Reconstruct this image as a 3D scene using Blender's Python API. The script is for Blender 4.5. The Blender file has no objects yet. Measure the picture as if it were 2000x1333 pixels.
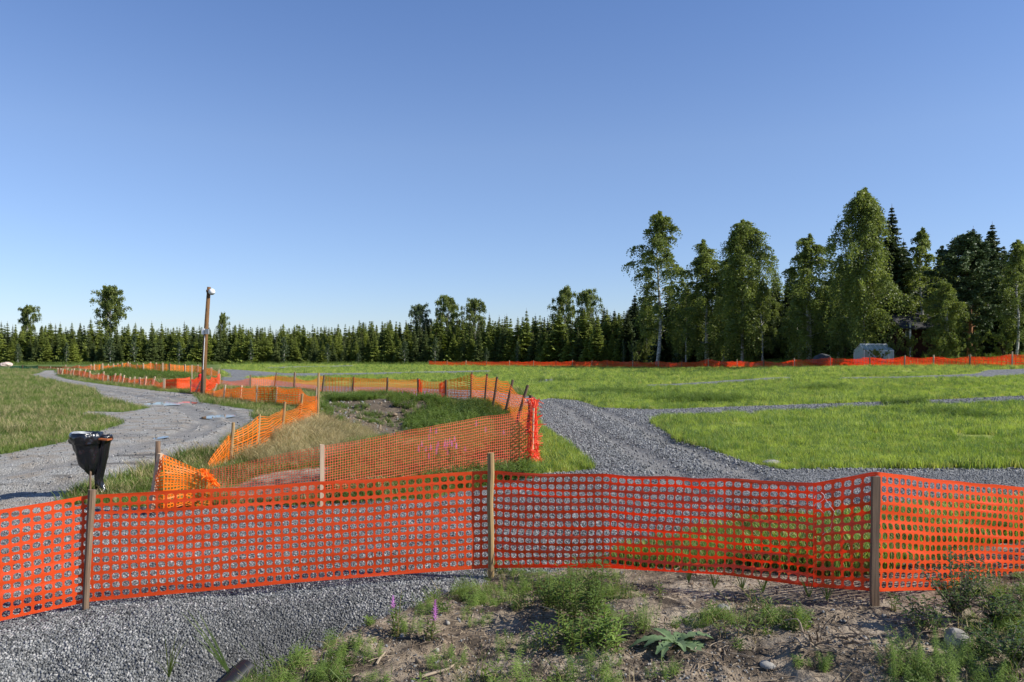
import bpy, math, random
import numpy as np
from mathutils import Vector, Matrix, Quaternion

S = bpy.context.scene
COL = S.collection
rnd = random.Random(7)
RG = np.random.RandomState(11)
PI = math.pi

# ------------------------------------------------------------------ camera, sky, sun
FPX, CH, HV = 1555.56, 1.9, 695.0           # focal length in 2000-px units, eye height, horizon row
cam_d = bpy.data.cameras.new('camera'); cam = bpy.data.objects.new('camera', cam_d); COL.objects.link(cam)
cam.location = (0, 0, CH); cam.rotation_euler = (PI/2, 0, 0)
cam_d.lens = 28; cam_d.sensor_width = 36; cam_d.shift_y = (HV-666.5)/2000
cam_d.clip_start = .1; cam_d.clip_end = 6000
cam_d.dof.use_dof = True; cam_d.dof.focus_distance = 8.0; cam_d.dof.aperture_fstop = 9.0
S.camera = cam
SUN_EL, SUN_ROT = math.radians(37), math.radians(103)
world = bpy.data.worlds.new('World'); S.world = world; world.use_nodes = True
_bg = world.node_tree.nodes['Background']
_sk = world.node_tree.nodes.new('ShaderNodeTexSky'); _sk.sky_type = 'NISHITA'; _sk.sun_disc = False
_sk.sun_elevation = SUN_EL; _sk.sun_rotation = SUN_ROT
_sk.air_density = 1.0; _sk.dust_density = .1; _sk.ozone_density = 1.6; _sk.altitude = 100
# white balance of the sky: a clean northern blue, a little stronger towards the horizon
_wt = world.node_tree; _g = _wt.nodes.new('ShaderNodeNewGeometry'); _sx = _wt.nodes.new('ShaderNodeSeparateXYZ'); _wt.links.new(_g.outputs['Incoming'], _sx.inputs[0])
_ab = _wt.nodes.new('ShaderNodeMath'); _ab.operation = 'ABSOLUTE'; _wt.links.new(_sx.outputs['Z'], _ab.inputs[0])
_rp = _wt.nodes.new('ShaderNodeValToRGB'); _wt.links.new(_ab.outputs[0], _rp.inputs[0])
_e = _rp.color_ramp.elements; _e[0].position = .02; _e[0].color = (.72, .82, 1.13, 1); _e[1].position = .45; _e[1].color = (.82, .96, 1.27, 1)
_n = _e.new(.25); _n.color = (.97, 1.01, 1.22, 1)
_mm = _wt.nodes.new('ShaderNodeMix'); _mm.data_type = 'RGBA'; _mm.blend_type = 'MULTIPLY'; _mm.inputs[0].default_value = 1
_wt.links.new(_sk.outputs[0], _mm.inputs[6]); _wt.links.new(_rp.outputs[0], _mm.inputs[7])
_wt.links.new(_mm.outputs[2], _bg.inputs[0]); _bg.inputs[1].default_value = .083
sl = bpy.data.lights.new('sun', 'SUN'); sun = bpy.data.objects.new('sun', sl); COL.objects.link(sun)
sl.energy = 4.9; sl.angle = math.radians(.5); sl.color = (1, .95, .87)
_sd = Vector((math.sin(SUN_ROT)*math.cos(SUN_EL), math.cos(SUN_ROT)*math.cos(SUN_EL), math.sin(SUN_EL)))
sun.rotation_euler = _sd.to_track_quat('Z', 'Y').to_euler()
S.view_settings.view_transform = 'Standard'; S.view_settings.look = 'None'
S.view_settings.exposure = 0.60; S.view_settings.gamma = 1

# ------------------------------------------------------------------ numeric helpers
def sm(a, b, x):
    t = np.clip((x-a)/(b-a), 0, 1); return t*t*(3-2*t)
def _h(ix, iy, seed):
    n = (ix.astype(np.int64)*374761393 + iy.astype(np.int64)*668265263 + seed*1442695041) & 0xffffffff
    n = ((n ^ (n >> 13))*1274126177) & 0xffffffff
    return ((n ^ (n >> 16)) & 0xffff)/65535.
def vnoise(x, y, seed=0):
    x = np.asarray(x, float); y = np.asarray(y, float)
    xi = np.floor(x); yi = np.floor(y); fx = x-xi; fy = y-yi
    fx = fx*fx*(3-2*fx); fy = fy*fy*(3-2*fy)
    a = _h(xi, yi, seed); b = _h(xi+1, yi, seed); c = _h(xi, yi+1, seed); d = _h(xi+1, yi+1, seed)
    return (a*(1-fx)+b*fx)*(1-fy)+(c*(1-fx)+d*fx)*fy
def fbm(x, y, seed=0, o=3):
    v = 0; a = .5; f = 1
    for i in range(o):
        v = v+a*(vnoise(x*f, y*f, seed+i*17)-.5); a *= .5; f *= 2.03
    return v
def sdpoly(px, py, poly):                    # signed distance, positive inside
    px = np.asarray(px, float); py = np.asarray(py, float)
    d = np.full(px.shape, 1e18); s = np.ones(px.shape)
    n = len(poly)
    for i in range(n):
        ax, ay = poly[i]; bx, by = poly[i-1]
        ex, ey = bx-ax, by-ay; wx, wy = px-ax, py-ay
        t = np.clip((wx*ex+wy*ey)/(ex*ex+ey*ey+1e-12), 0, 1)
        dx, dy = wx-ex*t, wy-ey*t
        d = np.minimum(d, dx*dx+dy*dy)
        c1 = py >= ay; c2 = py < by; c3 = ex*wy > ey*wx
        s = np.where((c1 & c2 & c3) | (~c1 & ~c2 & ~c3), -s, s)
    return -s*np.sqrt(d)

# ------------------------------------------------------------------ terrain
NF_X = [-12, -6.8, -4.05, -.22, 3.1, 6.2, 12]; NF_Y = [4, 5.8, 7.6, 8.3, 6.85, 8.4, 10.5]
FF_R = [-.25, -.09, .096, .257, .41, .52, .643, .8]; FF_Y = [165, 150, 130, 104, 78, 70, 64, 58]
def far_y(r): return np.interp(r, FF_R, FF_Y)
PIT = [(-8.5, 34), (-1.5, 34.3), (-.5, 30), (-.1, 22), (-.9, 16.5), (-4.6, 16.5), (-6.9, 24)]
def soil_edge(y): return np.interp(y, [5, 6.3, 7, 7.6, 8.1], [-2.3, -1.75, -1.3, -.75, -.25])
def T(x, y):
    x = np.asarray(x, float); y = np.asarray(y, float)
    r = x/np.maximum(y, 1.0)
    near = 1-sm(9, 17, y)
    z = -.38*near + .035*np.clip(x, -6, 6)*near
    z = z + .95*sm(.12, .55, r)*sm(25, 65, y)
    z = z + 1.15*sm(.14, .30, r)*sm(0, 26, y-far_y(r)-1)
    z = z + 0*r
    dd = np.interp(x, NF_X, NF_Y)-y
    xb = soil_edge(y)
    msk = 1-sm(-.55, .3, x-xb)
    z = z - .78*sm(.12, 1.5, dd)*msk + .55*sm(1.6, 3.2, dd)*msk
    z = z + .12*sm(.2, .9, dd)*(1-msk)*(1-sm(1.5, 3, dd))*(.3+sm(.0, 2.5, x))
    z = z - .42*np.exp(-((x+1.9)/.85)**2-((y-6.95)/.5)**2)*msk
    z = z - .8*sm(0, 4.2, sdpoly(x, y, PIT))
    # a low heap in the left loop
    z = z + .55*np.exp(-(((x+38)/7)**2+((y-78)/9)**2))
    return z
def soil_amt(x, y):
    xb = soil_edge(y); dd = np.interp(x, NF_X, NF_Y)-y
    return sm(-.1, .25, x-xb)*sm(-.25, .1, dd)
PUDS = []
def gz(x, y):
    x = np.asarray(x, float); y = np.asarray(y, float)
    z = T(x, y); nr = 1-sm(9, 16, y)
    z = z + fbm(x*.9, y*.9, 3)*(.06*nr+.015) + fbm(x*5, y*5, 9)*.035*nr
    z = z + fbm(x*.12, y*.12, 21)*.35*sm(18, 60, y)*sm(.0, .1, x/np.maximum(y, 1))
    z = z + soil_amt(x, y)*(fbm(x*3, y*3, 31)*.13+np.abs(fbm(x*9, y*9, 37))*.09)
    for (px_, py_, rx_, ry_) in PUDS:
        z = z - .045*(1-sm(.45, 1.15, np.sqrt(((x-px_)/rx_)**2+((y-py_)/ry_)**2)+fbm(x*2.2, y*1.3, 66)*.7))
    return z
_Y = np.concatenate([np.arange(3, 14, .02), np.geomspace(14, 420, 1500)])
def hit(u, v):                               # where the line of sight through a photo pixel meets the ground
    X = (u-1000)/FPX*_Y; Z = CH-(v-HV)/FPX*_Y
    below = np.nonzero(Z-gz(X, _Y) < 0)[0]
    i = below[0] if len(below) else len(_Y)-1
    return Vector((X[i], _Y[i], float(gz(X[i], _Y[i]))))
def at(u, v, Y): return Vector(((u-1000)/FPX*Y, Y, CH-(v-HV)/FPX*Y))
def onground(x, y): return Vector((x, y, float(gz(x, y))))

# ------------------------------------------------------------------ regions (traced on the ground)
def world_poly(pts): return [(p.x, p.y) for p in (hit(u, v) for u, v in pts)]
R_LEFT = world_poly([(-400, 1010), (-400, 905), (0, 890), (110, 868), (160, 850), (240, 828), (215, 818), (150, 812), (170, 804), (240, 806), (292, 797),
    (215, 784), (190, 772), (180, 760), (120, 747), (60, 733), (85, 724), (110, 724), (112, 736), (200, 751), (320, 765), (378, 770), (398, 787), (450, 795), (500, 802), (498, 830), (440, 862),
    (420, 882), (380, 888), (330, 905), (250, 930), (160, 950), (130, 985), (120, 1010)])
R_RIGHT = world_poly([(1042, 784), (1075, 778), (1130, 783), (1180, 797), (1280, 800), (1400, 796), (1700, 786), (2000, 773), (2400, 755), (2400, 770), (2000, 787), (1700, 801), (1420, 811), (1330, 816),
    (1274, 825), (1330, 862), (1430, 893), (1480, 908), (1530, 917), (2000, 915), (2500, 915), (2500, 1000), (2000, 1008), (1740, 1020), (1500, 1035), (1400, 1045), (1340, 1062), (1210, 1090), (1150, 1180),
    (960, 1190), (930, 1240), (700, 1420), (-1200, 1420), (-1200, 1030), (0, 1000), (150, 985), (400, 990), (620, 985), (840, 975), (960, 945), (1060, 925), (1158, 917), (1105, 872), (1052, 833), (1044, 800)])
R_PATHS = [world_poly(p) for p in (
    [(428, 721), (470, 723), (560, 729.5), (700, 729), (840, 726), (960, 724), (960, 728.5), (840, 730.5), (700, 734), (600, 738), (450, 738)],
    [(520, 717.5), (690, 714), (692, 717), (522, 720.5)],
    [(1262, 752), (1400, 745), (1540, 736.5), (1548, 741.5), (1400, 751), (1265, 758.5)],
    [(1640, 738), (1800, 735), (1900, 731), (1930, 723), (2200, 716), (2200, 733), (2000, 734), (1930, 737), (1800, 739.5), (1640, 742)],
    [(1050, 742), (1088, 740), (1088, 747), (1050, 750)])]
R_PATHS.append(world_poly([(430, 736), (520, 741), (620, 754), (760, 757), (960, 764), (1050, 777), (1050, 800), (985, 800), (950, 786), (870, 778.5), (760, 771), (640, 767), (560, 757), (430, 753)]))
R_SOILPIT = world_poly([(632, 782), (700, 778), (840, 783), (960, 800), (990, 822), (960, 845), (820, 870), (720, 872), (640, 835)])
R_DRY = world_poly([(560, 850), (625, 822), (700, 838), (735, 860), (720, 890), (640, 905), (540, 910), (470, 905)])
R_MIDPIT = world_poly([(430, 960), (520, 925), (700, 905), (830, 880), (900, 900), (840, 950), (640, 975), (440, 985)])
def _line(pts): return [(p.x, p.y) for p in (hit(u, v) for u, v in pts)]
def damp_shade(x, y): return np.exp(-((x+2.0)/.95)**2-((y-7.15)/.62)**2)  # extent of the scoop's painted shade and its damp fines
RUTS = [_line(p) for p in (
    [(1075, 783), (1110, 800), (1150, 830), (1205, 862), (1270, 900), (1350, 955), (1450, 1010)], [(1150, 792), (1235, 828), (1320, 868), (1420, 910), (1540, 955), (1700, 985)],
    [(80, 731), (200, 757), (320, 772), (430, 800), (470, 828), (430, 855), (300, 905), (100, 950), (-200, 1000)], [(75, 735), (170, 757), (290, 776), (390, 805), (420, 830), (350, 858), (200, 890), (0, 925), (-200, 950)],
    [(330, 785), (400, 822), (330, 855), (180, 880)])]
def rut_amt(x, y):
    d = np.full(np.shape(x), 1e9)
    for L in RUTS:
        for (ax, ay), (bx, by) in zip(L[:-1], L[1:]):
            ex, ey = bx-ax, by-ay; t = np.clip(((x-ax)*ex+(y-ay)*ey)/(ex*ex+ey*ey+1e-9), 0, 1)
            d = np.minimum(d, np.hypot(x-ax-ex*t, y-ay-ey*t))
    d = d+fbm(x*1.3, y*1.3, 91)*.45
    return 1-sm(.12, .36, d)
def weights(x, y):
    k = .012*y+.10
    g = sdpoly(x, y, R_LEFT)
    gr = sdpoly(x, y, R_RIGHT)
    xb = soil_edge(y); dd = np.interp(x, NF_X, NF_Y)-y
    nearsoil = np.minimum(np.minimum((x-xb)*.8, dd+.25+.75*sm(.3, 1.2, x)+.1*np.sin(x*3)), 14-y)
    nearsoil = np.maximum(nearsoil, np.minimum(dd-.95, 9-y))
    gr = np.minimum(gr, -nearsoil)
    for p in R_PATHS: gr = np.maximum(gr, sdpoly(x, y, p)*1.0)
    grav = np.maximum(g, gr)
    soil = np.maximum(nearsoil, np.maximum(sdpoly(x, y, R_SOILPIT), sdpoly(x, y, R_MIDPIT)*.6))
    dry = sdpoly(x, y, R_DRY)
    f = lambda s: np.clip(s/k, -1, 1)*.5+.5
    return f(grav), f(soil), np.clip(dry/1.2, -1, 1)*.5+.5, f(g)
def dmask(x, y):                              # 1 on the bright green field, 0 on the duller meadow at left
    return sm(-.02, .05, x/np.maximum(y, 1))*sm(11.5, 12.5, y)+(1-sm(-.02, .05, x/np.maximum(y, 1)))*sm(41, 52, y)*sm(-.38, -.35, x/np.maximum(y, 1))

# ------------------------------------------------------------------ scene helpers
def put(o, label=None, cat=None, group=None, kind=None):
    if label: o['label'] = label
    if cat: o['category'] = cat
    if group: o['group'] = group
    if kind: o['kind'] = kind
    return o
def root(name, loc, label, cat, group=None):
    o = bpy.data.objects.new(name, None); COL.objects.link(o); o.location = loc
    o.empty_display_size = .2
    return put(o, label, cat, group)
class MB:
    def __init__(s): s.v = []; s.f = []; s.m = []
    def add(s, vs, fs, mi=0):
        b = len(s.v); s.v += [tuple(v) for v in vs]; s.f += [tuple(b+i for i in f) for f in fs]; s.m += [mi]*len(fs)
    def box(s, c, d, rot=None, mi=0):
        c = Vector(c); vs = []
        for sx in (-.5, .5):
            for sy in (-.5, .5):
                for sz in (-.5, .5):
                    p = Vector((sx*d[0], sy*d[1], sz*d[2]))
                    if rot: p = rot @ p
                    vs.append(c+p)
        s.add(vs, [(0, 1, 3, 2), (4, 6, 7, 5), (0, 4, 5, 1), (2, 3, 7, 6), (0, 2, 6, 4), (1, 5, 7, 3)], mi)
    def tube(s, pts, rads, n=8, mi=0, cap=True, jit=0):
        pts = [Vector(p) for p in pts]; b = len(s.v); L = len(pts)
        if not hasattr(rads, '__len__'): rads = [rads]*L
        ref = Vector((0, 0, 1))
        for i, p in enumerate(pts):
            t = (pts[min(i+1, L-1)]-pts[max(i-1, 0)]).normalized()
            r = ref if abs(t.dot(ref)) < .95 else Vector((1, 0, 0))
            a = t.cross(r).normalized(); c = t.cross(a)
            for k in range(n):
                th = 2*PI*k/n; q = rads[i]*(1+jit*(rnd.random()-.5))
                s.v.append(tuple(p+a*math.cos(th)*q+c*math.sin(th)*q))
        for i in range(L-1):
            for k in range(n):
                k2 = (k+1) % n
                s.f.append((b+i*n+k, b+i*n+k2, b+(i+1)*n+k2, b+(i+1)*n+k)); s.m.append(mi)
        if cap:
            s.f.append(tuple(b+k for k in range(n))[::-1]); s.m.append(mi)
            s.f.append(tuple(b+(L-1)*n+k for k in range(n))); s.m.append(mi)
    def mesh(s, name, mats, smooth=False):
        me = bpy.data.meshes.new(name); me.from_pydata(s.v, [], s.f)
        for m in (mats if isinstance(mats, (list, tuple)) else [mats]): me.materials.append(m)
        if len(me.materials) > 1: me.polygons.foreach_set('material_index', s.m)
        if smooth: me.polygons.foreach_set('use_smooth', [True]*len(me.polygons))
        me.update(); return me
    def build(s, name, mats, parent=None, smooth=False, origin=None):
        if origin is not None:
            ox, oy, oz = origin; s.v = [(a-ox, b-oy, c-oz) for a, b, c in s.v]
        o = bpy.data.objects.new(name, s.mesh(name, mats, smooth)); COL.objects.link(o)
        if parent is not None: o.parent = parent
        return o
def npmesh(name, V, Fq, mats, mi=None, smooth=False):
    """fast mesh from an (N,3) array and an (M,k) face array"""
    me = bpy.data.meshes.new(name); V = np.asarray(V, np.float32); Fq = np.asarray(Fq, np.int32)
    M, k = Fq.shape
    me.vertices.add(len(V)); me.vertices.foreach_set('co', V.ravel())
    me.loops.add(M*k); me.loops.foreach_set('vertex_index', Fq.ravel())
    me.polygons.add(M); me.polygons.foreach_set('loop_start', np.arange(0, M*k, k, dtype=np.int32))
    me.polygons.foreach_set('loop_total', np.full(M, k, np.int32))
    for m in (mats if isinstance(mats, (list, tuple)) else [mats]): me.materials.append(m)
    if mi is not None: me.polygons.foreach_set('material_index', np.asarray(mi, np.int32))
    if smooth: me.polygons.foreach_set('use_smooth', np.ones(M, bool))
    me.update(calc_edges=True); return me
def link(name, me, parent=None, loc=None):
    o = bpy.data.objects.new(name, me); COL.objects.link(o)
    if parent is not None: o.parent = parent
    if loc is not None: o.location = loc
    return o
def setattr_f(me, name, arr):
    a = me.attributes.new(name, 'FLOAT', 'POINT'); a.data.foreach_set('value', np.asarray(arr, np.float32))

# ------------------------------------------------------------------ materials
class NT:
    def __init__(s, name):
        s.m = bpy.data.materials.new(name); s.m.use_nodes = True; s.t = s.m.node_tree
        s.t.nodes.clear(); s.out = s.n('ShaderNodeOutputMaterial')
    def n(s, t, **kw):
        nd = s.t.nodes.new(t)
        for k, v in kw.items():
            if k.startswith('i_'): nd.inputs[k[2:].replace('_', ' ')].default_value = v
            else: setattr(nd, k, v)
        return nd
    def l(s, a, b): s.t.links.new(a, b)
    def pos(s, obj=False):
        if obj: return s.n('ShaderNodeTexCoord').outputs['Object']
        return s.n('ShaderNodeNewGeometry').outputs['Position']
    def noise(s, vec, scale, detail=3, rough=.55):
        nd = s.n('ShaderNodeTexNoise'); nd.inputs['Scale'].default_value = scale; nd.inputs['Detail'].default_value = detail
        nd.inputs['Roughness'].default_value = rough; s.l(vec, nd.inputs['Vector']); return nd.outputs['Fac']
    def mapping(s, vec, sc):
        m = s.n('ShaderNodeMapping'); m.inputs['Scale'].default_value = sc; s.l(vec, m.inputs['Vector']); return m.outputs[0]
    def ramp(s, fac, stops):
        r = s.n('ShaderNodeValToRGB'); e = r.color_ramp.elements
        while len(e) < len(stops): e.new(.5)
        for i, (p, c) in enumerate(stops): e[i].position = p; e[i].color = (*c, 1) if len(c) == 3 else c
        s.l(fac, r.inputs[0]); return r.outputs[0]
    def mix(s, f, a, b, mode='MIX'):
        x = s.n('ShaderNodeMix', data_type='RGBA', blend_type=mode)
        for sock, val in ((x.inputs[0], f), (x.inputs[6], a), (x.inputs[7], b)):
            if hasattr(val, 'links'): s.l(val, sock)
            elif isinstance(val, (int, float)): sock.default_value = val
            else: sock.default_value = (*val, 1)
        return x.outputs[2]
    def math(s, op, a, b=0., clamp=False):
        x = s.n('ShaderNodeMath', operation=op, use_clamp=clamp)
        for sock, val in ((x.inputs[0], a), (x.inputs[1], b)):
            if hasattr(val, 'links'): s.l(val, sock)
            else: sock.default_value = val
        return x.outputs[0]
    def attr(s, name): return s.n('ShaderNodeAttribute', attribute_name=name).outputs['Fac']
    def bsdf(s, col, rough=.8, spec=.3, normal=None, metal=0):
        b = s.n('ShaderNodeBsdfPrincipled')
        if hasattr(col, 'links'): s.l(col, b.inputs['Base Color'])
        else: b.inputs['Base Color'].default_value = (*col, 1)
        if hasattr(rough, 'links'): s.l(rough, b.inputs['Roughness'])
        else: b.inputs['Roughness'].default_value = rough
        b.inputs['Specular IOR Level'].default_value = spec; b.inputs['Metallic'].default_value = metal
        if normal is not None: s.l(normal, b.inputs['Normal'])
        return b
    def bump(s, h, strength=.5, dist=.02, normal=None):
        b = s.n('ShaderNodeBump'); b.inputs['Strength'].default_value = strength; b.inputs['Distance'].default_value = dist
        s.l(h, b.inputs['Height'])
        if normal is not None: s.l(normal, b.inputs['Normal'])
        return b.outputs[0]
    def end(s, sh): s.l(sh, s.out.inputs['Surface']); return s.m

def mat_simple(name, col, rough=.7, spec=.3, metal=0, var=.25, scale=6):
    t = NT(name); p = t.pos(True); n = t.noise(p, scale, 4)
    c = t.mix(n, tuple(x*(1-var) for x in col), tuple(min(1, x*(1+var)) for x in col))
    return t.end(t.bsdf(c, rough, spec, metal=metal).outputs[0])
def mat_wood(name, dark, light, worn):
    t = NT(name); p = t.pos(False)
    g = t.noise(t.mapping(p, (60, 60, 3)), 1, 5, .6); w = t.noise(p, 2.2, 3)
    c = t.ramp(g, [(.3, dark), (.62, light)])
    c = t.mix(t.math('MULTIPLY', w, .8), c, worn)
    return t.end(t.bsdf(c, .8, .2, t.bump(g, .5, .004)).outputs[0])
def mat_leaf(name, c1, c2, trans=.35, scale=.6, rough=.55, c3=None, fine=4.0):
    t = NT(name); p = t.pos(); n = t.noise(p, scale, 3, .7); n2 = t.noise(p, fine, 2)
    f = t.math('ADD', t.math('MULTIPLY', n, .6), t.math('MULTIPLY', n2, .4))
    stops = [(.38, c1), (.60, c2)]
    if c3: stops.append((.72, c3))
    col = t.ramp(f, stops)
    b = t.bsdf(col, rough, .25); tr = t.n('ShaderNodeBsdfTranslucent')
    hs = t.n('ShaderNodeHueSaturation'); hs.inputs['Saturation'].default_value = 1.15; hs.inputs['Value'].default_value = 1.3
    t.l(col, hs.inputs['Color']); t.l(hs.outputs[0], tr.inputs['Color'])
    mx = t.n('ShaderNodeMixShader'); mx.inputs[0].default_value = trans
    t.l(b.outputs[0], mx.inputs[1]); t.l(tr.outputs[0], mx.inputs[2])
    return t.end(mx.outputs[0])
def mat_net(name, col, tcol, trans=.45, rough=.35, spec=.5):
    t = NT(name); p = t.pos(); n = t.noise(p, 1.6, 4, .6)
    c = t.mix(n, tuple(x*.86 for x in col), tuple(min(x*1.1, 1) for x in col))
    fine = t.noise(p, 14, 3)
    b = t.bsdf(c, rough, spec, t.bump(fine, .25, .006)); tr = t.n('ShaderNodeBsdfTranslucent'); tr.inputs['Color'].default_value = (*tcol, 1)
    mx = t.n('ShaderNodeMixShader'); mx.inputs[0].default_value = trans
    t.l(b.outputs[0], mx.inputs[1]); t.l(tr.outputs[0], mx.inputs[2])
    return t.end(mx.outputs[0])

def ground_material():
    t = NT('ground'); p = t.pos()
    nE = t.noise(p, 5, 5, .65); nL = t.noise(p, .35, 4, .6); nM = t.noise(p, 1.6, 4, .6)
    nF = t.noise(p, 26, 4, .7)
    vor = t.n('ShaderNodeTexVoronoi'); vor.inputs['Scale'].default_value = 46; t.l(p, vor.inputs['Vector'])
    vor2 = t.n('ShaderNodeTexVoronoi'); vor2.inputs['Scale'].default_value = 70; t.l(p, vor2.inputs['Vector'])
    sep = t.n('ShaderNodeSeparateColor'); t.l(vor.outputs['Color'], sep.inputs[0])
    sep2 = t.n('ShaderNodeSeparateColor'); t.l(vor2.outputs['Color'], sep2.inputs[0])
    gcol = t.ramp(sep.outputs[0], [(0, (.07, .073, .07)), (.5, (.19, .195, .19)), (.85, (.32, .325, .315)), (1, (.5, .49, .47))])
    gcol = t.mix(t.ramp(nL, [(.35, (0, 0, 0)), (.7, (1, 1, 1))]), t.mix(.35, gcol, (.10, .105, .12)), gcol)
    # packed, dusty gravel of the left road
    pk = t.ramp(sep2.outputs[0], [(0, (.20, .195, .175)), (.6, (.34, .33, .30)), (1, (.50, .49, .45))])
    pk = t.mix(t.ramp(nM, [(.45, (0, 0, 0)), (.68, (1, 1, 1))]), pk, (.29, .24, .18))
    pk = t.mix(t.ramp(t.noise(t.mapping(p, (.5, 2.2, 1)), 1, 4, .6), [(.56, (0, 0, 0)), (.66, (1, 1, 1))]), pk, (.13, .12, .105))
    gcol = t.mix(t.math('SUBTRACT', t.math('MULTIPLY', t.attr('packed'), 3), 1, True), gcol, pk)
    gcol = t.mix(t.math('MULTIPLY', t.attr('rut'), t.math('ADD', nM, .25)), gcol, t.ramp(sep2.outputs[0], [(0, (.15, .145, .13)), (1, (.33, .32, .30))]))
    gcol = t.mix(t.math('MULTIPLY', t.attr('damp_shade'), .85), gcol, t.ramp(sep2.outputs[0], [(0, (.035, .036, .036)), (1, (.12, .12, .118))]))  # shade of the scoop put into the gravel colour, along with damp fines
    # soil
    so = t.ramp(nE, [(.28, (.085, .064, .043)), (.5, (.19, .145, .098)), (.72, (.32, .255, .175))])
    so = t.mix(t.ramp(nM, [(.42, (0, 0, 0)), (.62, (1, 1, 1))]), so, (.33, .275, .205))
    so = t.mix(t.ramp(t.noise(p, 2.6, 5, .7), [(.50, (0, 0, 0)), (.60, (1, 1, 1))]), so, (.062, .048, .034))
    so = t.mix(t.math('MULTIPLY', t.attr('humus'), .75), so, (.085, .066, .045))
    so = t.mix(t.math('MULTIPLY', t.ramp(nF, [(.55, (0, 0, 0)), (.7, (1, 1, 1))]), .6), so, (.055, .045, .03))
    # meadow and field
    ms = t.noise(t.mapping(p, (1, .6, 1)), .35, 5, .65)
    mead = t.ramp(ms, [(.3, (.055, .085, .02)), (.5, (.10, .15, .032)), (.68, (.17, .17, .06))])
    fld = t.ramp(ms, [(.30, (.10, .16, .03)), (.5, (.25, .31, .055)), (.66, (.40, .42, .10))])
    fld = t.mix(t.math('MULTIPLY', t.ramp(t.noise(t.mapping(p, (.10, .22, 1)), 1, 4), [(.5, (0, 0, 0)), (.66, (1, 1, 1))]), .55), fld, (.38, .38, .10))
    gr = t.mix(t.attr('field'), mead, fld)
    gr = t.mix(t.math('MULTIPLY', nF, .5), gr, (.05, .075, .018))
    gr = t.mix(t.math('MULTIPLY', t.attr('dry'), t.math('ADD', nM, .2)), gr, (.30, .24, .12))
    edge = t.math('MULTIPLY', t.math('SUBTRACT', nE, .5), 1.1)
    def th(name):
        a = t.math('ADD', t.attr(name), edge)
        return t.ramp(a, [(.46, (0, 0, 0)), (.54, (1, 1, 1))])
    col = t.mix(th('soil'), gr, so)
    tg = th('gravel'); col = t.mix(tg, col, gcol)
    h = t.mix(tg, nF, t.math('SUBTRACT', 1, vor.outputs['Distance']))
    nb = t.bump(h, 1.0, .03, t.bump(nE, .8, .05))
    return t.end(t.bsdf(col, .9, .2, nb).outputs[0])

_pu = [(325, 787, 1.0, 1.25), (428, 812, .42, .75), (307, 853, .19, .34)]
for _u, _v, _a, _b in list(_pu): _p = hit(_u, _v); PUDS.append((_p.x, _p.y, _a, _b))
M = {}
M['ground'] = ground_material()
M['net_holes'] = mat_net('net_red_orange', (.95, .10, .02), (1., .022, .002), .38, .34, .5)
M['net_fine'] = mat_net('net_coral', (.95, .17, .085), (1., .09, .03), .36, .45, .5)
M['net_orange'] = mat_net('net_orange', (.96, .22, .015), (1., .20, .01), .4, .5, .3)
M['net_red'] = mat_net('net_red', (.94, .10, .02), (1., .06, .01), .4, .5, .3)
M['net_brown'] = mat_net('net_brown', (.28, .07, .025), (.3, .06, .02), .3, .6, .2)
M['net_green'] = mat_net('net_green', (.02, .09, .05), (.02, .1, .05), .3, .6, .2)
M['wood_grey'] = mat_wood('wood_weathered', (.075, .045, .03), (.25, .165, .10), (.17, .125, .09))
M['wood_bark'] = mat_wood('wood_bark', (.05, .032, .02), (.17, .105, .065), (.11, .085, .065))
M['wood_pale'] = mat_wood('wood_pale', (.30, .21, .13), (.52, .39, .26), (.45, .35, .25))
M['wood_tan'] = mat_wood('wood_tan', (.13, .075, .028), (.42, .28, .12), (.32, .22, .11))
M['wood_pole'] = mat_wood('wood_pole', (.09, .042, .016), (.21, .11, .042), (.13, .075, .035))
M['birch_bark'] = None
def birch_bark():
    t = NT('birch_bark'); p = t.pos(True)
    n = t.noise(t.mapping(p, (3, 3, 9)), .9, 4, .7)
    c = t.ramp(n, [(.40, (.05, .045, .04)), (.5, (.50, .48, .44)), (.7, (.68, .66, .62))])
    return t.end(t.bsdf(c, .8, .2).outputs[0])
M['birch_bark'] = birch_bark()
M['bark'] = mat_simple('conifer_bark', (.10, .065, .045), .9, .1)
M['bark_pine'] = mat_simple('pine_bark', (.26, .13, .07), .9, .1)
M['spruce'] = mat_leaf('spruce_needles', (.085, .115, .024), (.21, .25, .045), .22, .25, .6, (.30, .33, .07), 1.2)
M['spruce_mid'] = mat_leaf('spruce_needles_mid', (.055, .080, .024), (.13, .165, .05), .2, .25, .6, (.19, .22, .08), 1.2)
M['spruce_dark'] = mat_leaf('spruce_needles_dark', (.026, .042, .014), (.062, .086, .024), .1, .4, .6, None, 1.6)
M['birch_leaf'] = mat_leaf('birch_leaves', (.095, .125, .036), (.22, .26, .07), .4, .35, .45, (.32, .35, .12), 1.8)
M['pale_leaf'] = mat_leaf('pale_leaves', (.07, .10, .045), (.13, .17, .08), .3, .5, .5, None, 2)
M['pine_needle'] = mat_leaf('pine_needles', (.05, .082, .035), (.11, .15, .062), .12, .35, .55, None, 1.5)
M['grass_field'] = mat_leaf('crop_grass', (.21, .29, .055), (.42, .50, .11), .44, .22, .5, (.56, .56, .18), 1.3)
M['grass_meadow'] = mat_leaf('meadow_grass', (.09, .14, .03), (.175, .235, .05), .38, .3, .5, (.29, .28, .10), 1.2)
M['reed'] = mat_leaf('reed_leaves', (.22, .32, .10), (.42, .52, .20), .4, 3, .45)
M['grass_blue'] = mat_leaf('bluish_crop_grass', (.07, .13, .04), (.16, .25, .075), .35, .5, .5)
M['grass_yellow'] = mat_leaf('yellowed_crop_grass', (.34, .36, .09), (.55, .52, .17), .4, .6, .5)
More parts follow.
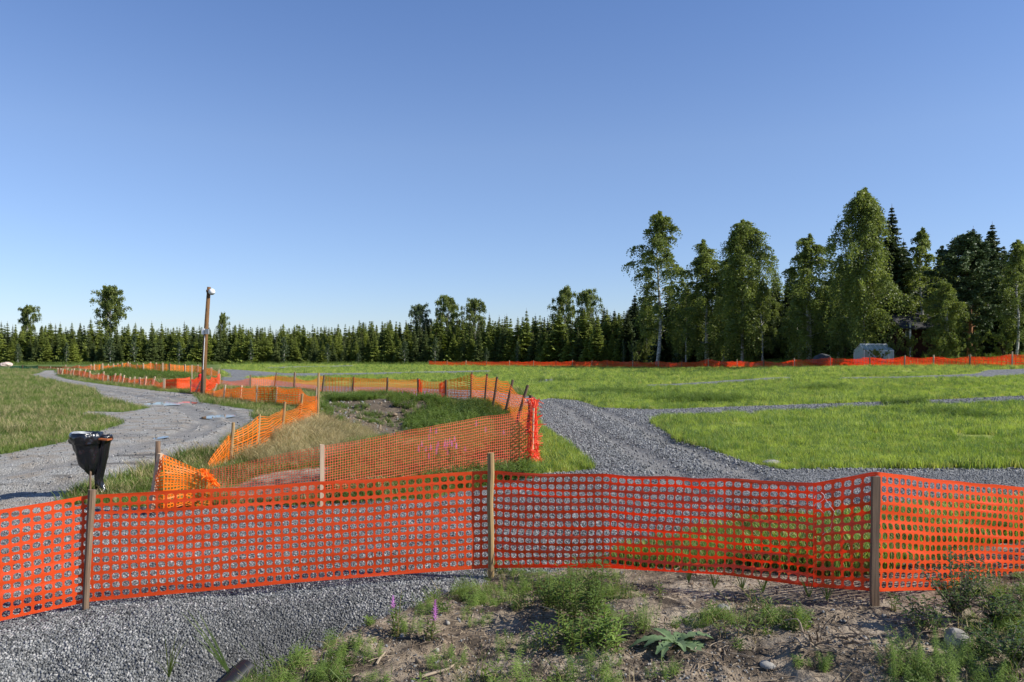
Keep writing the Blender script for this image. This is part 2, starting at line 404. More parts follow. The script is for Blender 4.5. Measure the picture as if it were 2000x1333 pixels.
M['grass_dry'] = mat_leaf('dry_grass', (.26, .22, .10), (.50, .42, .22), .35, .8, .6, (.5, .42, .25), 3)
M['weed'] = mat_leaf('weed_leaves', (.08, .13, .03), (.16, .225, .05), .38, 2.5, .5, (.24, .29, .08), 9)
M['horsetail'] = mat_leaf('horsetail', (.12, .19, .04), (.23, .32, .075), .35, 2.5, .5, None, 9)
M['shrub_leaf'] = mat_leaf('shrub_leaves', (.035, .065, .016), (.085, .125, .03), .3, 3, .32, (.14, .13, .045), 11)
M['dock_leaf'] = mat_leaf('rosette_leaves', (.10, .16, .07), (.17, .24, .11), .25, 5, .5, None, 20)
M['stem'] = mat_simple('stems', (.16, .13, .05), .7, .2)
M['twig'] = mat_simple('twigs', (.30, .24, .17), .8, .15, var=.4)
M['flower'] = mat_leaf('fireweed_flowers', (.40, .14, .38), (.62, .28, .60), .4, 8, .6)
M['root'] = mat_simple('dead_root', (.15, .115, .085), .9, .1, var=.5, scale=12)
def mat_stone(name, a, b, scale=40, rough=.85):
    t = NT(name); p = t.pos(); oi = t.n('ShaderNodeObjectInfo').outputs['Random']
    n = t.noise(p, scale, 4, .6); big = t.noise(p, 9, 1)
    f = t.math('ADD', t.math('MULTIPLY', big, .8), t.math('MULTIPLY', n, .35))
    c = t.ramp(f, [(.35, a), (.78, b)])
    return t.end(t.bsdf(c, rough, .3, t.bump(n, .4, .004)).outputs[0])
M['stone'] = mat_stone('crushed_stone', (.055, .058, .058), (.26, .266, .262))
M['stone_dark'] = mat_stone('crushed_stone_dark', (.04, .042, .042), (.16, .163, .158))
M['stone_light'] = mat_stone('crushed_stone_light', (.20, .20, .195), (.42, .41, .39))
M['rock'] = mat_stone('rock', (.15, .14, .12), (.34, .32, .28), 12)
M['rock_pink'] = mat_stone('rock_pink', (.42, .30, .25), (.62, .5, .44), 3)
M['rock_dark'] = mat_stone('rock_dark', (.03, .035, .04), (.09, .095, .10), 3)
M['clod'] = mat_stone('soil_clod', (.10, .073, .048), (.28, .215, .145), 20)
M['bag'] = NT('black_plastic'); _t = M['bag']; _p = _t.pos()
M['bag'] = _t.end(_t.bsdf((.006, .007, .009), .16, .7, _t.bump(_t.noise(_t.mapping(_p, (1, 1, .45)), 16, 4, .65), .8, .02)).outputs[0])
M['grey_metal'] = mat_simple('grey_metal', (.30, .32, .33), .45, .5, .3)
M['black_pipe'] = mat_simple('black_pipe', (.012, .013, .015), .35, .5)
M['white_metal'] = mat_simple('white_metal', (.72, .73, .74), .35, .5)
M['grey_box'] = mat_simple('grey_box', (.24, .26, .28), .5, .5)
M['rust'] = mat_simple('rust', (.30, .09, .03), .8, .2)
M['red_paint'] = mat_simple('red_paint', (.65, .02, .02), .4, .5)
M['blue_paint'] = mat_simple('blue_paint', (.06, .14, .38), .4, .5)
M['red_wall'] = mat_simple('falu_red_boards', (.045, .016, .012), .85, .2)
M['roof'] = mat_simple('roof_felt', (.05, .05, .05), .9, .2)
M['white_wood'] = mat_simple('white_wood', (.68, .66, .62), .6, .3)
M['eave_wood'] = mat_simple('eave_wood', (.55, .42, .34), .7, .3)
_t = NT('window_glass'); M['glass'] = _t.end(_t.bsdf((.10, .13, .15), .08, .8).outputs[0])
_t = NT('greenhouse_film'); M['ghouse'] = _t.end(_t.bsdf((.30, .36, .32), .3, .5).outputs[0])
_t = NT('puddle_water'); M['water'] = _t.end(_t.bsdf((.09, .075, .055), .06, .3).outputs[0])

# ------------------------------------------------------------------ ground sheet
def build_ground():
    rr = np.concatenate([np.geomspace(.3, 4.2, 30)[:-1], np.geomspace(4.2, 14, 230)[:-1], np.geomspace(14, 260, 330)[:-1], np.geomspace(260, 4500, 30)])
    aa = np.concatenate([np.radians(np.linspace(-180, -50, 40))[:-1], np.radians(np.linspace(-50, 50, 621))[:-1], np.radians(np.linspace(50, 180, 40))[:-1]])
    R, A = np.meshgrid(rr, aa, indexing='ij'); X = R*np.sin(A); Y = R*np.cos(A)
    Z = gz(X, Y); nr, na = X.shape
    V = np.stack([X, Y, Z], -1).reshape(-1, 3)
    i, j = np.meshgrid(np.arange(nr-1), np.arange(na), indexing='ij'); j2 = (j+1) % na
    F = np.stack([i*na+j, i*na+j2, (i+1)*na+j2, (i+1)*na+j], -1).reshape(-1, 4)[:, ::-1]
    G, So, D, Pk = weights(V[:, 0], V[:, 1])
    fld = dmask(V[:, 0], V[:, 1]); rut = rut_amt(V[:, 0], V[:, 1])*(V[:, 1] > 5); V[:, 2] -= rut*.06*(V[:, 1] < 60)
    fc = F.astype(int); g = G[fc].mean(1); s = So[fc].mean(1); pk = Pk[fc].mean(1)
    inn = V[fc][:, :, :2].mean(1); rad = np.hypot(inn[:, 0], inn[:, 1])
    cls = np.where(g > .5, np.where(pk > .5, 2, 1), np.where(s > .5, 3, 0))
    for k, (nm, lab) in enumerate([('grass_ground', 'green field and meadow ground stretching to the forest'), ('gravel_road', 'dark crushed stone track curving from the field to the foreground'),
                                   ('dirt_road', 'packed grey dirt and gravel road at the left'), ('bare_soil', 'bare brown sandy soil with clods and weeds')]):
        sel = F[cls == k]; used, inv = np.unique(sel, return_inverse=True)
        me = npmesh(nm, V[used], inv.reshape(-1, 4), M['ground'], smooth=True)
        for an, arr in (('gravel', G), ('soil', So), ('dry', D), ('packed', Pk), ('field', fld), ('rut', rut), ('damp_shade', damp_shade(V[:, 0], V[:, 1])), ('humus', np.clip(sdpoly(V[:, 0], V[:, 1], R_SOILPIT)+1, 0, 1))): setattr_f(me, an, arr[used])
        put(link(nm, me), lab, kind='structure')
build_ground()

# ------------------------------------------------------------------ scatter: instances on a cloud of points
def scatter(name, P, scl, rot, variants, parent=None):
    P = np.asarray(P, np.float32); n = len(P)
    me = bpy.data.meshes.new(name); me.vertices.add(n); me.vertices.foreach_set('co', P.ravel())
    setattr_f(me, 'scl', scl)
    a = me.attributes.new('rot', 'FLOAT_VECTOR', 'POINT'); a.data.foreach_set('vector', np.asarray(rot, np.float32).ravel())
    a = me.attributes.new('idx', 'INT', 'POINT'); a.data.foreach_set('value', RG.randint(0, len(variants), n).astype(np.int32))
    o = link(name, me, parent)
    ng = bpy.data.node_groups.new(name+'_nodes', 'GeometryNodeTree')
    ng.interface.new_socket('Geometry', in_out='INPUT', socket_type='NodeSocketGeometry'); ng.interface.new_socket('Geometry', in_out='OUTPUT', socket_type='NodeSocketGeometry')
    N = ng.nodes.new; L = ng.links.new
    gi = N('NodeGroupInput'); go = N('NodeGroupOutput'); iop = N('GeometryNodeInstanceOnPoints'); j = N('GeometryNodeGeometryToInstance')
    for m in variants:
        vo = bpy.data.objects.new(m.name+'_src', m)
        oi = N('GeometryNodeObjectInfo'); oi.inputs['Object'].default_value = vo; L(oi.outputs['Geometry'], j.inputs[0])
    def na(nm, ty):
        q = N('GeometryNodeInputNamedAttribute'); q.data_type = ty; q.inputs['Name'].default_value = nm; return q.outputs[0]
    er = N('FunctionNodeEulerToRotation'); L(na('rot', 'FLOAT_VECTOR'), er.inputs[0])
    iop.inputs['Pick Instance'].default_value = True
    L(gi.outputs[0], iop.inputs['Points']); L(j.outputs[0], iop.inputs['Instance']); L(na('idx', 'INT'), iop.inputs['Instance Index'])
    L(er.outputs[0], iop.inputs['Rotation']); L(na('scl', 'FLOAT'), iop.inputs['Scale']); L(iop.outputs[0], go.inputs[0])
    md = o.modifiers.new('scatter', 'NODES'); md.node_group = ng
    return o
def cloud(n, umin, umax, ymin, ymax, dens=2.0):
    """random ground points, denser near the camera so that every part of the view gets its share"""
    y = np.exp(RG.uniform(math.log(ymin), math.log(ymax), n)) if dens == 2 else (RG.uniform(ymin**(2-dens), ymax**(2-dens), n))**(1/(2-dens))
    x = RG.uniform(umin, umax, n)*y
    return x, y

# blades, stones
def tuft_mesh(name, mat, n, h, spread, w, lean, seed):
    r = np.random.RandomState(seed); V = []; F = []
    for i in range(n):
        a = r.uniform(0, 2*PI); d = spread*math.sqrt(r.rand()); bx, by = d*math.cos(a), d*math.sin(a)
        hh = h*r.uniform(.55, 1.15); la = r.uniform(0, 2*PI); ll = lean*hh*r.uniform(.2, 1.2)
        wa = r.uniform(0, 2*PI); wx, wy = math.cos(wa)*w/2, math.sin(wa)*w/2; lx, ly = math.cos(la)*ll, math.sin(la)*ll
        b = len(V)
        V += [(bx-wx, by-wy, 0), (bx+wx, by+wy, 0), (bx+lx*.35+wx*.8, by+ly*.35+wy*.8, hh*.6), (bx+lx*.35-wx*.8, by+ly*.35-wy*.8, hh*.6),
              (bx+lx+wx*.1, by+ly+wy*.1, hh), (bx+lx-wx*.1, by+ly-wy*.1, hh*.98)]
        F += [(b, b+1, b+2, b+3), (b+3, b+2, b+4, b+5)]
    return npmesh(name, V, F, mat)
def stone_mesh(name, mat, seed, flat=.7):
    r = np.random.RandomState(seed)
    g = (1+5**.5)/2
    V = np.array([(-1, g, 0), (1, g, 0), (-1, -g, 0), (1, -g, 0), (0, -1, g), (0, 1, g), (0, -1, -g), (0, 1, -g), (g, 0, -1), (g, 0, 1), (-g, 0, -1), (-g, 0, 1)], float)
    V /= np.linalg.norm(V, axis=1)[:, None]; V *= r.uniform(.72, 1.25, (12, 1)); V *= np.array([1, r.uniform(.65, .9), flat*r.uniform(.7, 1)])
    F = [(0, 11, 5), (0, 5, 1), (0, 1, 7), (0, 7, 10), (0, 10, 11), (1, 5, 9), (5, 11, 4), (11, 10, 2), (10, 7, 6), (7, 1, 8), (3, 9, 4), (3, 4, 2), (3, 2, 6), (3, 6, 8), (3, 8, 9), (4, 9, 5), (2, 4, 11), (6, 2, 10), (8, 6, 7), (9, 8, 1)]
    return npmesh(name, V*.5, F, mat)

# gravel
STV = [stone_mesh('stone', M[m], 50+i) for i, m in enumerate(['stone', 'stone', 'stone_dark', 'stone', 'stone_light', 'stone_dark', 'stone'])]
x, y = cloud(300000, -.85, .85, 5.2, 13.5)
G, So, D, Pk = weights(x, y); k = (G+fbm(x*6, y*6, 5)*.5 > .52)
x, y = x[k], y[k]; Pk = Pk[k]
k = (Pk < .5) | (RG.rand(len(x)) < .12); k &= RG.rand(len(x)) > rut_amt(x, y)*.8; x, y = x[k], y[k]
hol = np.maximum(sm(.0, .25, fbm(x*.8, y*.8, 57)), damp_shade(x, y)*2.2); hol = np.minimum(hol, 1.65); k = RG.rand(len(x)) > hol*.55; x, y, hol = x[k], y[k], hol[k]
s = .009+.026*RG.rand(len(x))**1.7+.005*RG.rand(len(x))*(1+(RG.rand(len(x)) < .04)*.7)*(1-.45*hol)
o = scatter('crushed_stones', np.stack([x, y, gz(x, y)+s*.12], -1), s, RG.uniform(-PI, PI, (len(x), 3))*np.array([.6, .6, 1]), STV)
put(o, 'angular grey crushed stones covering the foreground gravel', kind='stuff')
x = -2.0+RG.normal(0, .75, 26000); y = 7.1+RG.normal(0, .45, 26000); G = weights(x, y)[0]; k = (G > .5) & (damp_shade(x, y) > RG.rand(len(x))*.5+.05); x, y = x[k], y[k]; s = .006+.016*RG.rand(len(x))**2
put(scatter('dark_fine_gravel', np.stack([x, y, gz(x, y)+s*.15], -1), s, RG.uniform(-PI, PI, (len(x), 3)), [STV[2], STV[5], STV[2], STV[0]]), 'damp fine gravel at lower left, coloured dark for the shade in the hollow', kind='stuff')  # small dark stones deepen the painted shade of the scoop
x, y = cloud(90000, -.68, .7, 13.5, 42)
G, So, D, Pk = weights(x, y); k = (G > .55) & ((Pk < .5) | (RG.rand(len(x)) < .08)) & (RG.rand(len(x)) > rut_amt(x, y)*.85); x, y = x[k], y[k]
s = RG.uniform(.03, .06, len(x))*(.8+y/60)
o = scatter('track_stones', np.stack([x, y, gz(x, y)+s*.1], -1), s, RG.uniform(-PI, PI, (len(x), 3))*np.array([.5, .5, 1]), STV)
put(o, 'loose crushed stones on the gravel track beyond the fence', kind='stuff')
# clods on the soil
CLV = [stone_mesh('clod', M[m], 80+i, .6) for i, m in enumerate(['clod', 'clod', 'clod', 'rock', 'clod', 'stone'])]
x, y = cloud(60000, -.75, .75, 4.6, 9)
G, So, D, Pk = weights(x, y); k = (So > .55) & (fbm(x*2, y*2, 55)+.1 > RG.rand(len(x))*.6-.1); x, y = x[k], y[k]
s = RG.uniform(.006, .03, len(x))*(1+(RG.rand(len(x)) < .03)*1.0)
put(scatter('soil_clods', np.stack([x, y, gz(x, y)+s*.1], -1), s, RG.uniform(-PI, PI, (len(x), 3)), CLV), 'crumbs of dry brown soil and pebbles on the bank', kind='stuff')

# grass
TF = [tuft_mesh('crop_tuft', M[m], 16, h, .13, .009, .45, 100+i) for i, (m, h) in enumerate([('grass_field', .18), ('grass_field', .15), ('grass_field', .17), ('grass_meadow', .17), ('grass_blue', .20), ('grass_yellow', .15)])]
TM = [tuft_mesh('meadow_tuft', M['grass_meadow'], 16, .12, .14, .008, .7, 120+i) for i in range(4)]+[tuft_mesh('meadow_tuft', M['grass_dry'], 9, .16, .12, .006, .6, 130)]
TD = [tuft_mesh('dry_tuft', M['grass_dry'], 16, .38, .12, .007, .7, 140+i) for i in range(3)]+[tuft_mesh('dry_tuft', M['grass_meadow'], 12, .25, .12, .008, .7, 144)]
TW = [tuft_mesh('wild_tuft', M['weed'], 14, .16, .07, .009, .6, 150+i) for i in range(3)]
def grass(name, n, u0, u1, y0, y1, kind, vs, label, s0=.8, s1=1.25, far=0.):
    x, y = cloud(n, u0, u1, y0, y1); G, So, D, Pk = weights(x, y); fl = dmask(x, y)
    nz = fbm(x*3, y*3, 71)*.35
    k = (G+nz < .5) & (So+nz < .5)
    k &= (fl > .5) if kind == 'f' else (fl <= .5)
    if kind == 'm': k &= D+nz < .62
    k &= fbm(x*.9, y*.9, 72) > (-.22 if kind == 'f' else -.34)+.14*RG.rand(n)
    x, y = x[k], y[k]
    s = RG.uniform(s0, s1, len(x))*(1+fbm(x*.25, y*.4, 73)*1.0+fbm(x*1.3, y*1.3, 74)*1.1)*(1+far*y/60)
    rt = np.stack([RG.uniform(-.2, .2, len(x)), RG.uniform(-.2, .2, len(x)), RG.uniform(0, 2*PI, len(x))], -1)
    put(scatter(name, np.stack([x, y, gz(x, y)-.01], -1), s, rt, vs), label, kind='stuff')
grass('crop_grass', 175000, -.05, .85, 7.0, 60, 'f', TF, 'bright green young crop grass covering the field', .55, 1.0, .25)
grass('far_crop_grass', 70000, -.4, .82, 58, 190, 'f', TF, 'bright green crop far across the field', .9, 1.4, .18)
grass('meadow_grass', 150000, -.95, .1, 8.5, 110, 'm', TM, 'mown green meadow grass beside the dirt road', .7, 1.2, .35)
grass('verge_grass', 26000, .05, .80, 7.0, 12.6, 'm', TM+[TF[0], TF[4]], 'rough green grass seen through the near net at the right', .9, 1.7)
x, y = cloud(38000, -.40, -.10, 12, 34); D = weights(x, y)[2]; k = D+fbm(x*2, y*2, 75)*.5 > .52; x, y = x[k], y[k]
put(scatter('dry_grass', np.stack([x, y, gz(x, y)], -1), RG.uniform(.35, .85, len(x))*(1+fbm(x, y, 77)*1.2), np.stack([x*0, x*0, RG.uniform(0, 6.28, len(x))], -1), TD+TM[:2]+TW[:1]), 'straw coloured dry grass in the hollow between the fences', kind='stuff')

# ------------------------------------------------------------------ fences
def post_mesh(kind, seed):
    r = random.Random(seed); b = MB()
    if kind == 'square':
        vs = []
        zs = [0, .3, .7, 1]
        for z in zs:
            for sx, sy in ((-1, -1), (1, -1), (1, 1), (-1, 1)):
                vs.append((sx*(1+r.uniform(-.06, .06)), sy*(.62+r.uniform(-.05, .05)), z if z < 1 else 1-r.uniform(0, .012)))
        fs = [(i*4+k, i*4+(k+1) % 4, i*4+4+(k+1) % 4, i*4+4+k) for i in range(3) for k in range(4)]+[(12, 13, 14, 15), (3, 2, 1, 0)]
        b.add(vs, fs)
    else:
        n = 8; vs = []
        for i in range(6):
            z = i/5; ox, oy = r.uniform(-.12, .12), r.uniform(-.12, .12)
            for k in range(n):
                q = (1-.12*z)*(1+r.uniform(-.08, .08)); vs.append((math.cos(k*2*PI/n)*q+ox, math.sin(k*2*PI/n)*q+oy, z if i < 5 else 1-r.uniform(0, .012)))
        fs = [(i*n+k, i*n+(k+1) % n, i*n+n+(k+1) % n, i*n+n+k) for i in range(5) for k in range(n)]+[tuple(range(5*n, 6*n)), tuple(range(n))[::-1]]
        b.add(vs, fs)
    return b
PM = {}
for kd in ('round', 'square'):
    for wd in ('wood_grey', 'wood_bark', 'wood_pale', 'wood_tan'):
        PM[kd, wd] = [post_mesh(kd, i).mesh('post', M[wd]) for i in range(3)]
def post(rt, base, top, r=.03, kind='round', wood='wood_grey', sink=.12):
    d = top-base; L = d.length; dn = d/L; base = base-dn*sink
    o = bpy.data.objects.new('post', rnd.choice(PM[kind, wood])); COL.objects.link(o); o.parent = rt
    o.rotation_mode = 'QUATERNION'; q = d.to_track_quat('Z', 'Y')
    o.rotation_quaternion = q @ Quaternion((0, 0, 1), rnd.uniform(0, 6.28) if kind == 'round' else rnd.uniform(-.4, .4))
    o.scale = (r, r, L+sink); o.location = base-rt.location
    return o
def px_post(rt, ub, vb, ut, vt, **kw):
    """a stake whose foot and head are seen at these photo pixels"""
    b = hit(ub, vb); t = at(ut, vt, b.y); return post(rt, b, t, **kw)

def net_surface(B, Tp, sag=.05, rise=.0, amp=.03, seed=0, fx=2.2, ft=4.):
    B = np.array([tuple(p) for p in B]); Tp = np.array([tuple(p) for p in Tp]); mid = (B+Tp)/2
    seg = np.linalg.norm(np.diff(mid[:, :2], axis=0), axis=1); cum = np.concatenate([[0], np.cumsum(seg)]); L = cum[-1]
    nrm = np.diff(mid[:, :2], axis=0); nrm = np.stack([nrm[:, 1], -nrm[:, 0]], -1)/np.maximum(seg[:, None], 1e-6)
    def f(s, t):
        s = np.clip(s, 0, L); i = np.clip(np.searchsorted(cum, s, side='right')-1, 0, len(seg)-1); a = (s-cum[i])/np.maximum(seg[i], 1e-6)
        q = 4*a*(1-a); am = a[:, None]
        b = B[i]*(1-am)+B[i+1]*am; tp = Tp[i]*(1-am)+Tp[i+1]*am
        sg = sag*np.minimum(seg[i], 4)/3*(.6+.8*_h(i, i*0, seed+5)); tp = tp.copy(); b = b.copy(); tp[:, 2] -= q*sg; b[:, 2] += q*rise*(.3+1.2*_h(i, i*0, seed+8))
        p = b+(tp-b)*t[:, None]
        w = fbm(s*fx*.35, t*ft+s*.25, seed, 3)*2+.35*np.sin(s*1.1+seed)
        p[:, :2] += nrm[i]*(w*amp*(.35+.65*q))[:, None]
        p[:, 2] += fbm(s*1.6, t*3, seed+3, 3)*amp*1.1*(t > 0)
        return p
    return f, L
def net_holes(f, L, H, pitch, rt, mat, name='net', hw=.79, hh=.70, edge=.02):
    nt = max(3, int(round(H/pitch))); ns = max(2, int(round(L/pitch)))
    th = np.arange(12)*2*PI/12+PI/12
    ex = 2.6; cx, cy = np.cos(th), np.sin(th)
    hx = np.sign(cx)*np.abs(cx)**(2/ex)*hw/2; hy = np.sign(cy)*np.abs(cy)**(2/ex)*hh/2
    sc = .5/np.maximum(np.abs(cx), np.abs(cy)); bx = cx*sc; by = cy*sc
    # snap 4 of the ring points to the corners
    for k in (1, 4, 7, 10): bx[k] = math.copysign(.5, cx[k]); by[k] = math.copysign(.5, cy[k])
    I, J = np.meshgrid(np.arange(ns), np.arange(nt), indexing='ij'); I = I.ravel()[:, None]; J = J.ravel()[:, None]
    jit = RG.uniform(-.02, .02, (len(I), 1)); n = len(I)
    s = np.concatenate([I+.5+bx, I+.5+hx+jit], 1)/ns*L; t = edge+(np.concatenate([J+.5+by, J+.5+hy], 1)/nt)*(1-2*edge)
    s = s+.05*fbm(s*1.1, t*2.5, 301)*np.minimum(1, np.minimum(s, L-s)*2); t = t+.05*fbm(s*.9, t*4+s*.3, 302)*np.sin(PI*np.clip(t, 0, 1))
    V = f(s.ravel(), t.ravel())-np.array(tuple(rt.location))
    base = (np.arange(n)*24)[:, None]; k = np.arange(12); k2 = (k+1) % 12
    F = np.stack([base+k, base+k2, base+12+k2, base+12+k], -1).reshape(-1, 4)
    # hems top and bottom
    sv = np.linspace(0, L, ns*2+1); m = len(sv); hem = []; HF = []; b0 = len(V)
    for t0, t1 in ((0, edge), (1-edge, 1)):
        bb = b0+len(hem)*m
        hem += [f(sv, np.full(m, t0)), f(sv, np.full(m, t1))]
        HF.append(np.stack([bb+np.arange(m-1), bb+np.arange(1, m), bb+m+np.arange(1, m), bb+m+np.arange(m-1)], -1))
    V = np.concatenate([V]+[h-np.array(tuple(rt.location)) for h in hem]); F = np.concatenate([F]+HF)
    return link(name, npmesh(name, V, F, mat, smooth=False), rt)
def net_grid(f, L, H, ph, pv, rt, mat, wh=.4, wv=.3, name='net', jitter=.15):
    """strands: ph / pv = pitch of the level / upright strands, wh / wv = share of the pitch each one fills"""
    nt = max(3, int(round(H/ph))); nsg = max(4, int(round(L/max(pv, .05)))); off = np.array(tuple(rt.location))
    V = []; F = []; b = 0; sv = np.linspace(0, L, nsg+1)
    for j in range(nt+1):
        w = wh/nt*(.5 if j in (0, nt) else .5)
        tc = np.clip(j/nt+(fbm(sv*1.5, sv*0+j*3.1, 5)*jitter/nt if 0 < j < nt else 0), 0, 1)
        for tt in (np.clip(tc-w, 0, 1), np.clip(tc+w, 0, 1)): V.append(f(sv, tt+0*sv)-off)
        k = np.arange(nsg); F.append(np.stack([b+k, b+k+1, b+nsg+2+k, b+nsg+1+k], -1)); b += 2*(nsg+1)
    nv = int(round(L/pv)); tv = np.linspace(0, 1, max(6, nt//2)); m = len(tv)
    S0 = (np.arange(nv+1)*L/nv)
    for ds in (-wv*pv/2, wv*pv/2):
        s = np.repeat(S0+ds, m); V.append(f(s, np.tile(tv, nv+1))-off)
    a = (np.arange(nv+1)*m)[:, None]+np.arange(m-1)[None, :]; a = a.ravel(); q = (nv+1)*m
    F.append(np.stack([b+a, b+a+1, b+q+a+1, b+q+a], -1))
    return link(name, npmesh(name, np.concatenate(V), np.concatenate(F), mat), rt)

# --- the near fence
nf = root('barrier_fence', (0, 8.0, -.38), 'red-orange plastic net fence with rows of rounded holes, crossing the whole foreground', 'fence', 'orange plastic barrier fences')
def att(lst): return [at(u, vb, Y) for u, vt, vb, Y in lst], [at(u, vt, Y) for u, vt, vb, Y in lst]
near_pts = [(-900, 790, 1490, 5.8), (-250, 1040, 1270, 6.72), (172, 968, 1176, 7.62), (580, 945, 1138, 7.97), (955, 920, 1110, 8.27)]
B, Tn = att(near_pts); f, L = net_surface(B, Tn, .0, 0, .024, 3, 1.4, 6)
net_holes(f, L, .99, .083, nf, M['net_holes'])
near2 = [(955, 920, 1110, 8.31), (1180, 926, 1110, 7.97), (1420, 934, 1124, 7.42), (1595, 942, 1148, 7.13)]
B, Tn = att(near2); f, L = net_surface(B, Tn, .012, .0, .055, 8, 1.0, 9)
net_holes(f, L, .96, .080, nf, M['net_holes'], hw=.83, hh=.70)
near3 = [(1588, 943, 1146, 7.10), (1640, 934, 1150, 7.02), (1704, 922, 1155, 6.92), (1716, 922, 1156, 6.90), (1850, 938, 1153, 7.30), (2000, 951, 1150, 7.78), (2250, 962, 1140, 8.7)]
B, Tn = att(near3); f, L = net_surface(B, Tn, .0, .0, .035, 14, 1.4, 6)
net_holes(f, L, .97, .080, nf, M['net_holes'], hw=.76, hh=.72)
def near_post(pts, rads, wood, flat=1., n=10):
    b = MB(); b.tube(pts, rads, n, 0, True, .10)
    o = b.build('post', M[wood], nf, smooth=False, origin=nf.location); return o
p = lambda u, v, Y: at(u, v, Y)
near_post([p(165, 1232, 7.56), p(167, 1195, 7.57), p(170, 1120, 7.58), p(176, 1020, 7.59), p(180, 957, 7.60)], [.030, .030, .030, .033, .036], 'wood_grey')
near_post([p(959, 1150, 8.235), p(959, 1118, 8.235), p(959, 1040, 8.235), p(957, 980, 8.235), p(959, 925, 8.235), p(958.5, 885, 8.235)], [.030, .031, .033, .034, .036, .036], 'wood_tan')
b = MB(); n = 7; prev = None
for i in range(n):
    a = i/(n-1); c = p(1709-1.5*math.sin(a*5), 1205-a*(1205-931), 6.875); hw_, hd = .031+.003*math.sin(a*9), .022
    q = [c+Vector((sx*hw_, sy*hd, (0 if i < n-1 else rnd.uniform(-.008, .004)))) for sx, sy in ((-1, -1), (1, -1), (1, 1), (-1, 1))]
    base_i = len(b.v); b.v += [tuple(v) for v in q]
    if i: b.f += [(base_i-4+k, base_i-4+(k+1) % 4, base_i+(k+1) % 4, base_i+k) for k in range(4)]; b.m += [0]*4
b.f += [(len(b.v)-4, len(b.v)-3, len(b.v)-2, len(b.v)-1)]; b.m += [0]
b.build('post', M['wood_grey'], nf, origin=nf.location)
post(nf, at(-250, 1300, 6.65), at(-246, 1012, 6.65), r=.032)
# zip tie and loose end where two lengths of net meet
b = MB()
b.tube([p(1604+math.sin(k*.8)*7, 962+k*4.5, 7.02) for k in range(10)], .0013, 5); b.tube([p(1612, 975, 7.0), p(1630, 1000, 6.98), p(1622, 1032, 7.0), p(1606, 1045, 7.03)], .0013, 5)
b.build('cable_tie', M['white_metal'], nf, origin=nf.location)

def fence(name, loc, label, group='orange plastic barrier fences'): return root(name, loc, label, 'fence', group)
def gatt(lst):          # net attach rows: (u, v top, v foot) with the foot on the ground
    Bs, Ts = [], []
    for u, vt, vb in lst:
        g = hit(u, vb); Bs.append(g+Vector((0, 0, .03))); Ts.append(at(u, vt, g.y))
    return Bs, Ts

# --- mid fence A, fine square mesh
fa = fence('barrier_fence', hit(629, 988), 'coral red fine mesh net fence on pale stakes, right behind the foreground fence')
Ap = [(412, 916, 1000, 11.9), (520, 893, 998, 12.0), (629, 872, 990, 12.05), (740, 852, 972, 12.6), (860, 829, 950, 13.3), (955, 812, 930, 14.0), (1038, 800, 915, 14.55)]
B, Tn = att(Ap); f, L = net_surface(B, Tn, .02, .0, .035, 21, 1.2, 3)
net_grid(f, L, .98, .042, .042, fa, M['net_fine'], .17, .17, jitter=.3)
px_post(fa, 629, 992, 629, 868, r=.032, kind='square', wood='wood_pale')
post(fa, at(1039, 930, 14.5), at(1042, 797, 14.5), r=.022, kind='square', wood='wood_pale')
post(fa, at(296, 985, 11.6), at(314, 886, 11.6), r=.042, kind='square', wood='wood_pale'); post(fa, at(303, 985, 11.7), at(309, 861, 11.7), r=.04, kind='round', wood='wood_grey')
Bp = [(304, 905, 985, 11.55), (318, 888, 1000, 11.5), (360, 905, 985, 11.75), (415, 928, 1000, 11.9)]
B, Tn = att(Bp); f, L = net_surface(B, Tn, .02, .0, .09, 22, 3, 6)
net_grid(f, L, .8, .045, .05, fa, M['net_orange'], .5, .35, jitter=.8)
# bunched ends hanging on the corner stakes
def bunch(rt, pts, w, mat, seed, n=26, name='net'):
    r = random.Random(seed); b = MB(); pts = [Vector(q) for q in pts]
    for i in range(n):
        off = [Vector((r.gauss(0, w), r.gauss(0, w), r.gauss(0, .012))) for _ in pts]
        path = [q+o for q, o in zip(pts, off)]
        fine = []
        for a, c in zip(path[:-1], path[1:]):
            for k in range(4): fine.append(a.lerp(c, k/4)+Vector((r.gauss(0, w*.3), r.gauss(0, w*.3), 0)))
        fine.append(path[-1])
        for a, c in zip(fine[:-1], fine[1:]):
            s = Vector((r.uniform(-1, 1), r.uniform(-1, 1), r.uniform(-.3, .3))).normalized()*.009
            b.add([a-s, a+s, c+s, c-s], [(0, 1, 2, 3)])
            if r.random() < .55:
                d = Vector((r.gauss(0, w*1.3), r.gauss(0, w*1.3), r.gauss(0, .03))); s = Vector((0, 0, .008))
                b.add([a-s, a+s, a+d+s, a+d-s], [(0, 1, 2, 3)])
    return b.build(name, M[mat], rt, origin=rt.location)
bunch(fa, [at(1043, 780, 14.6), at(1043, 830, 14.6), at(1040, 880, 14.5), at(1046, 905, 14.5)], .055, 'net_fine', 3, 30)
bunch(fa, [at(1046, 895, 14.5), at(1056, 910, 14.3), at(1070, 922, 14.1), at(1084, 934, 13.9)], .05, 'net_fine', 4, 24)
bunch(fa, [at(398, 918, 11.8), at(410, 935, 11.8), at(425, 950, 11.8)], .03, 'net_orange', 5, 16)

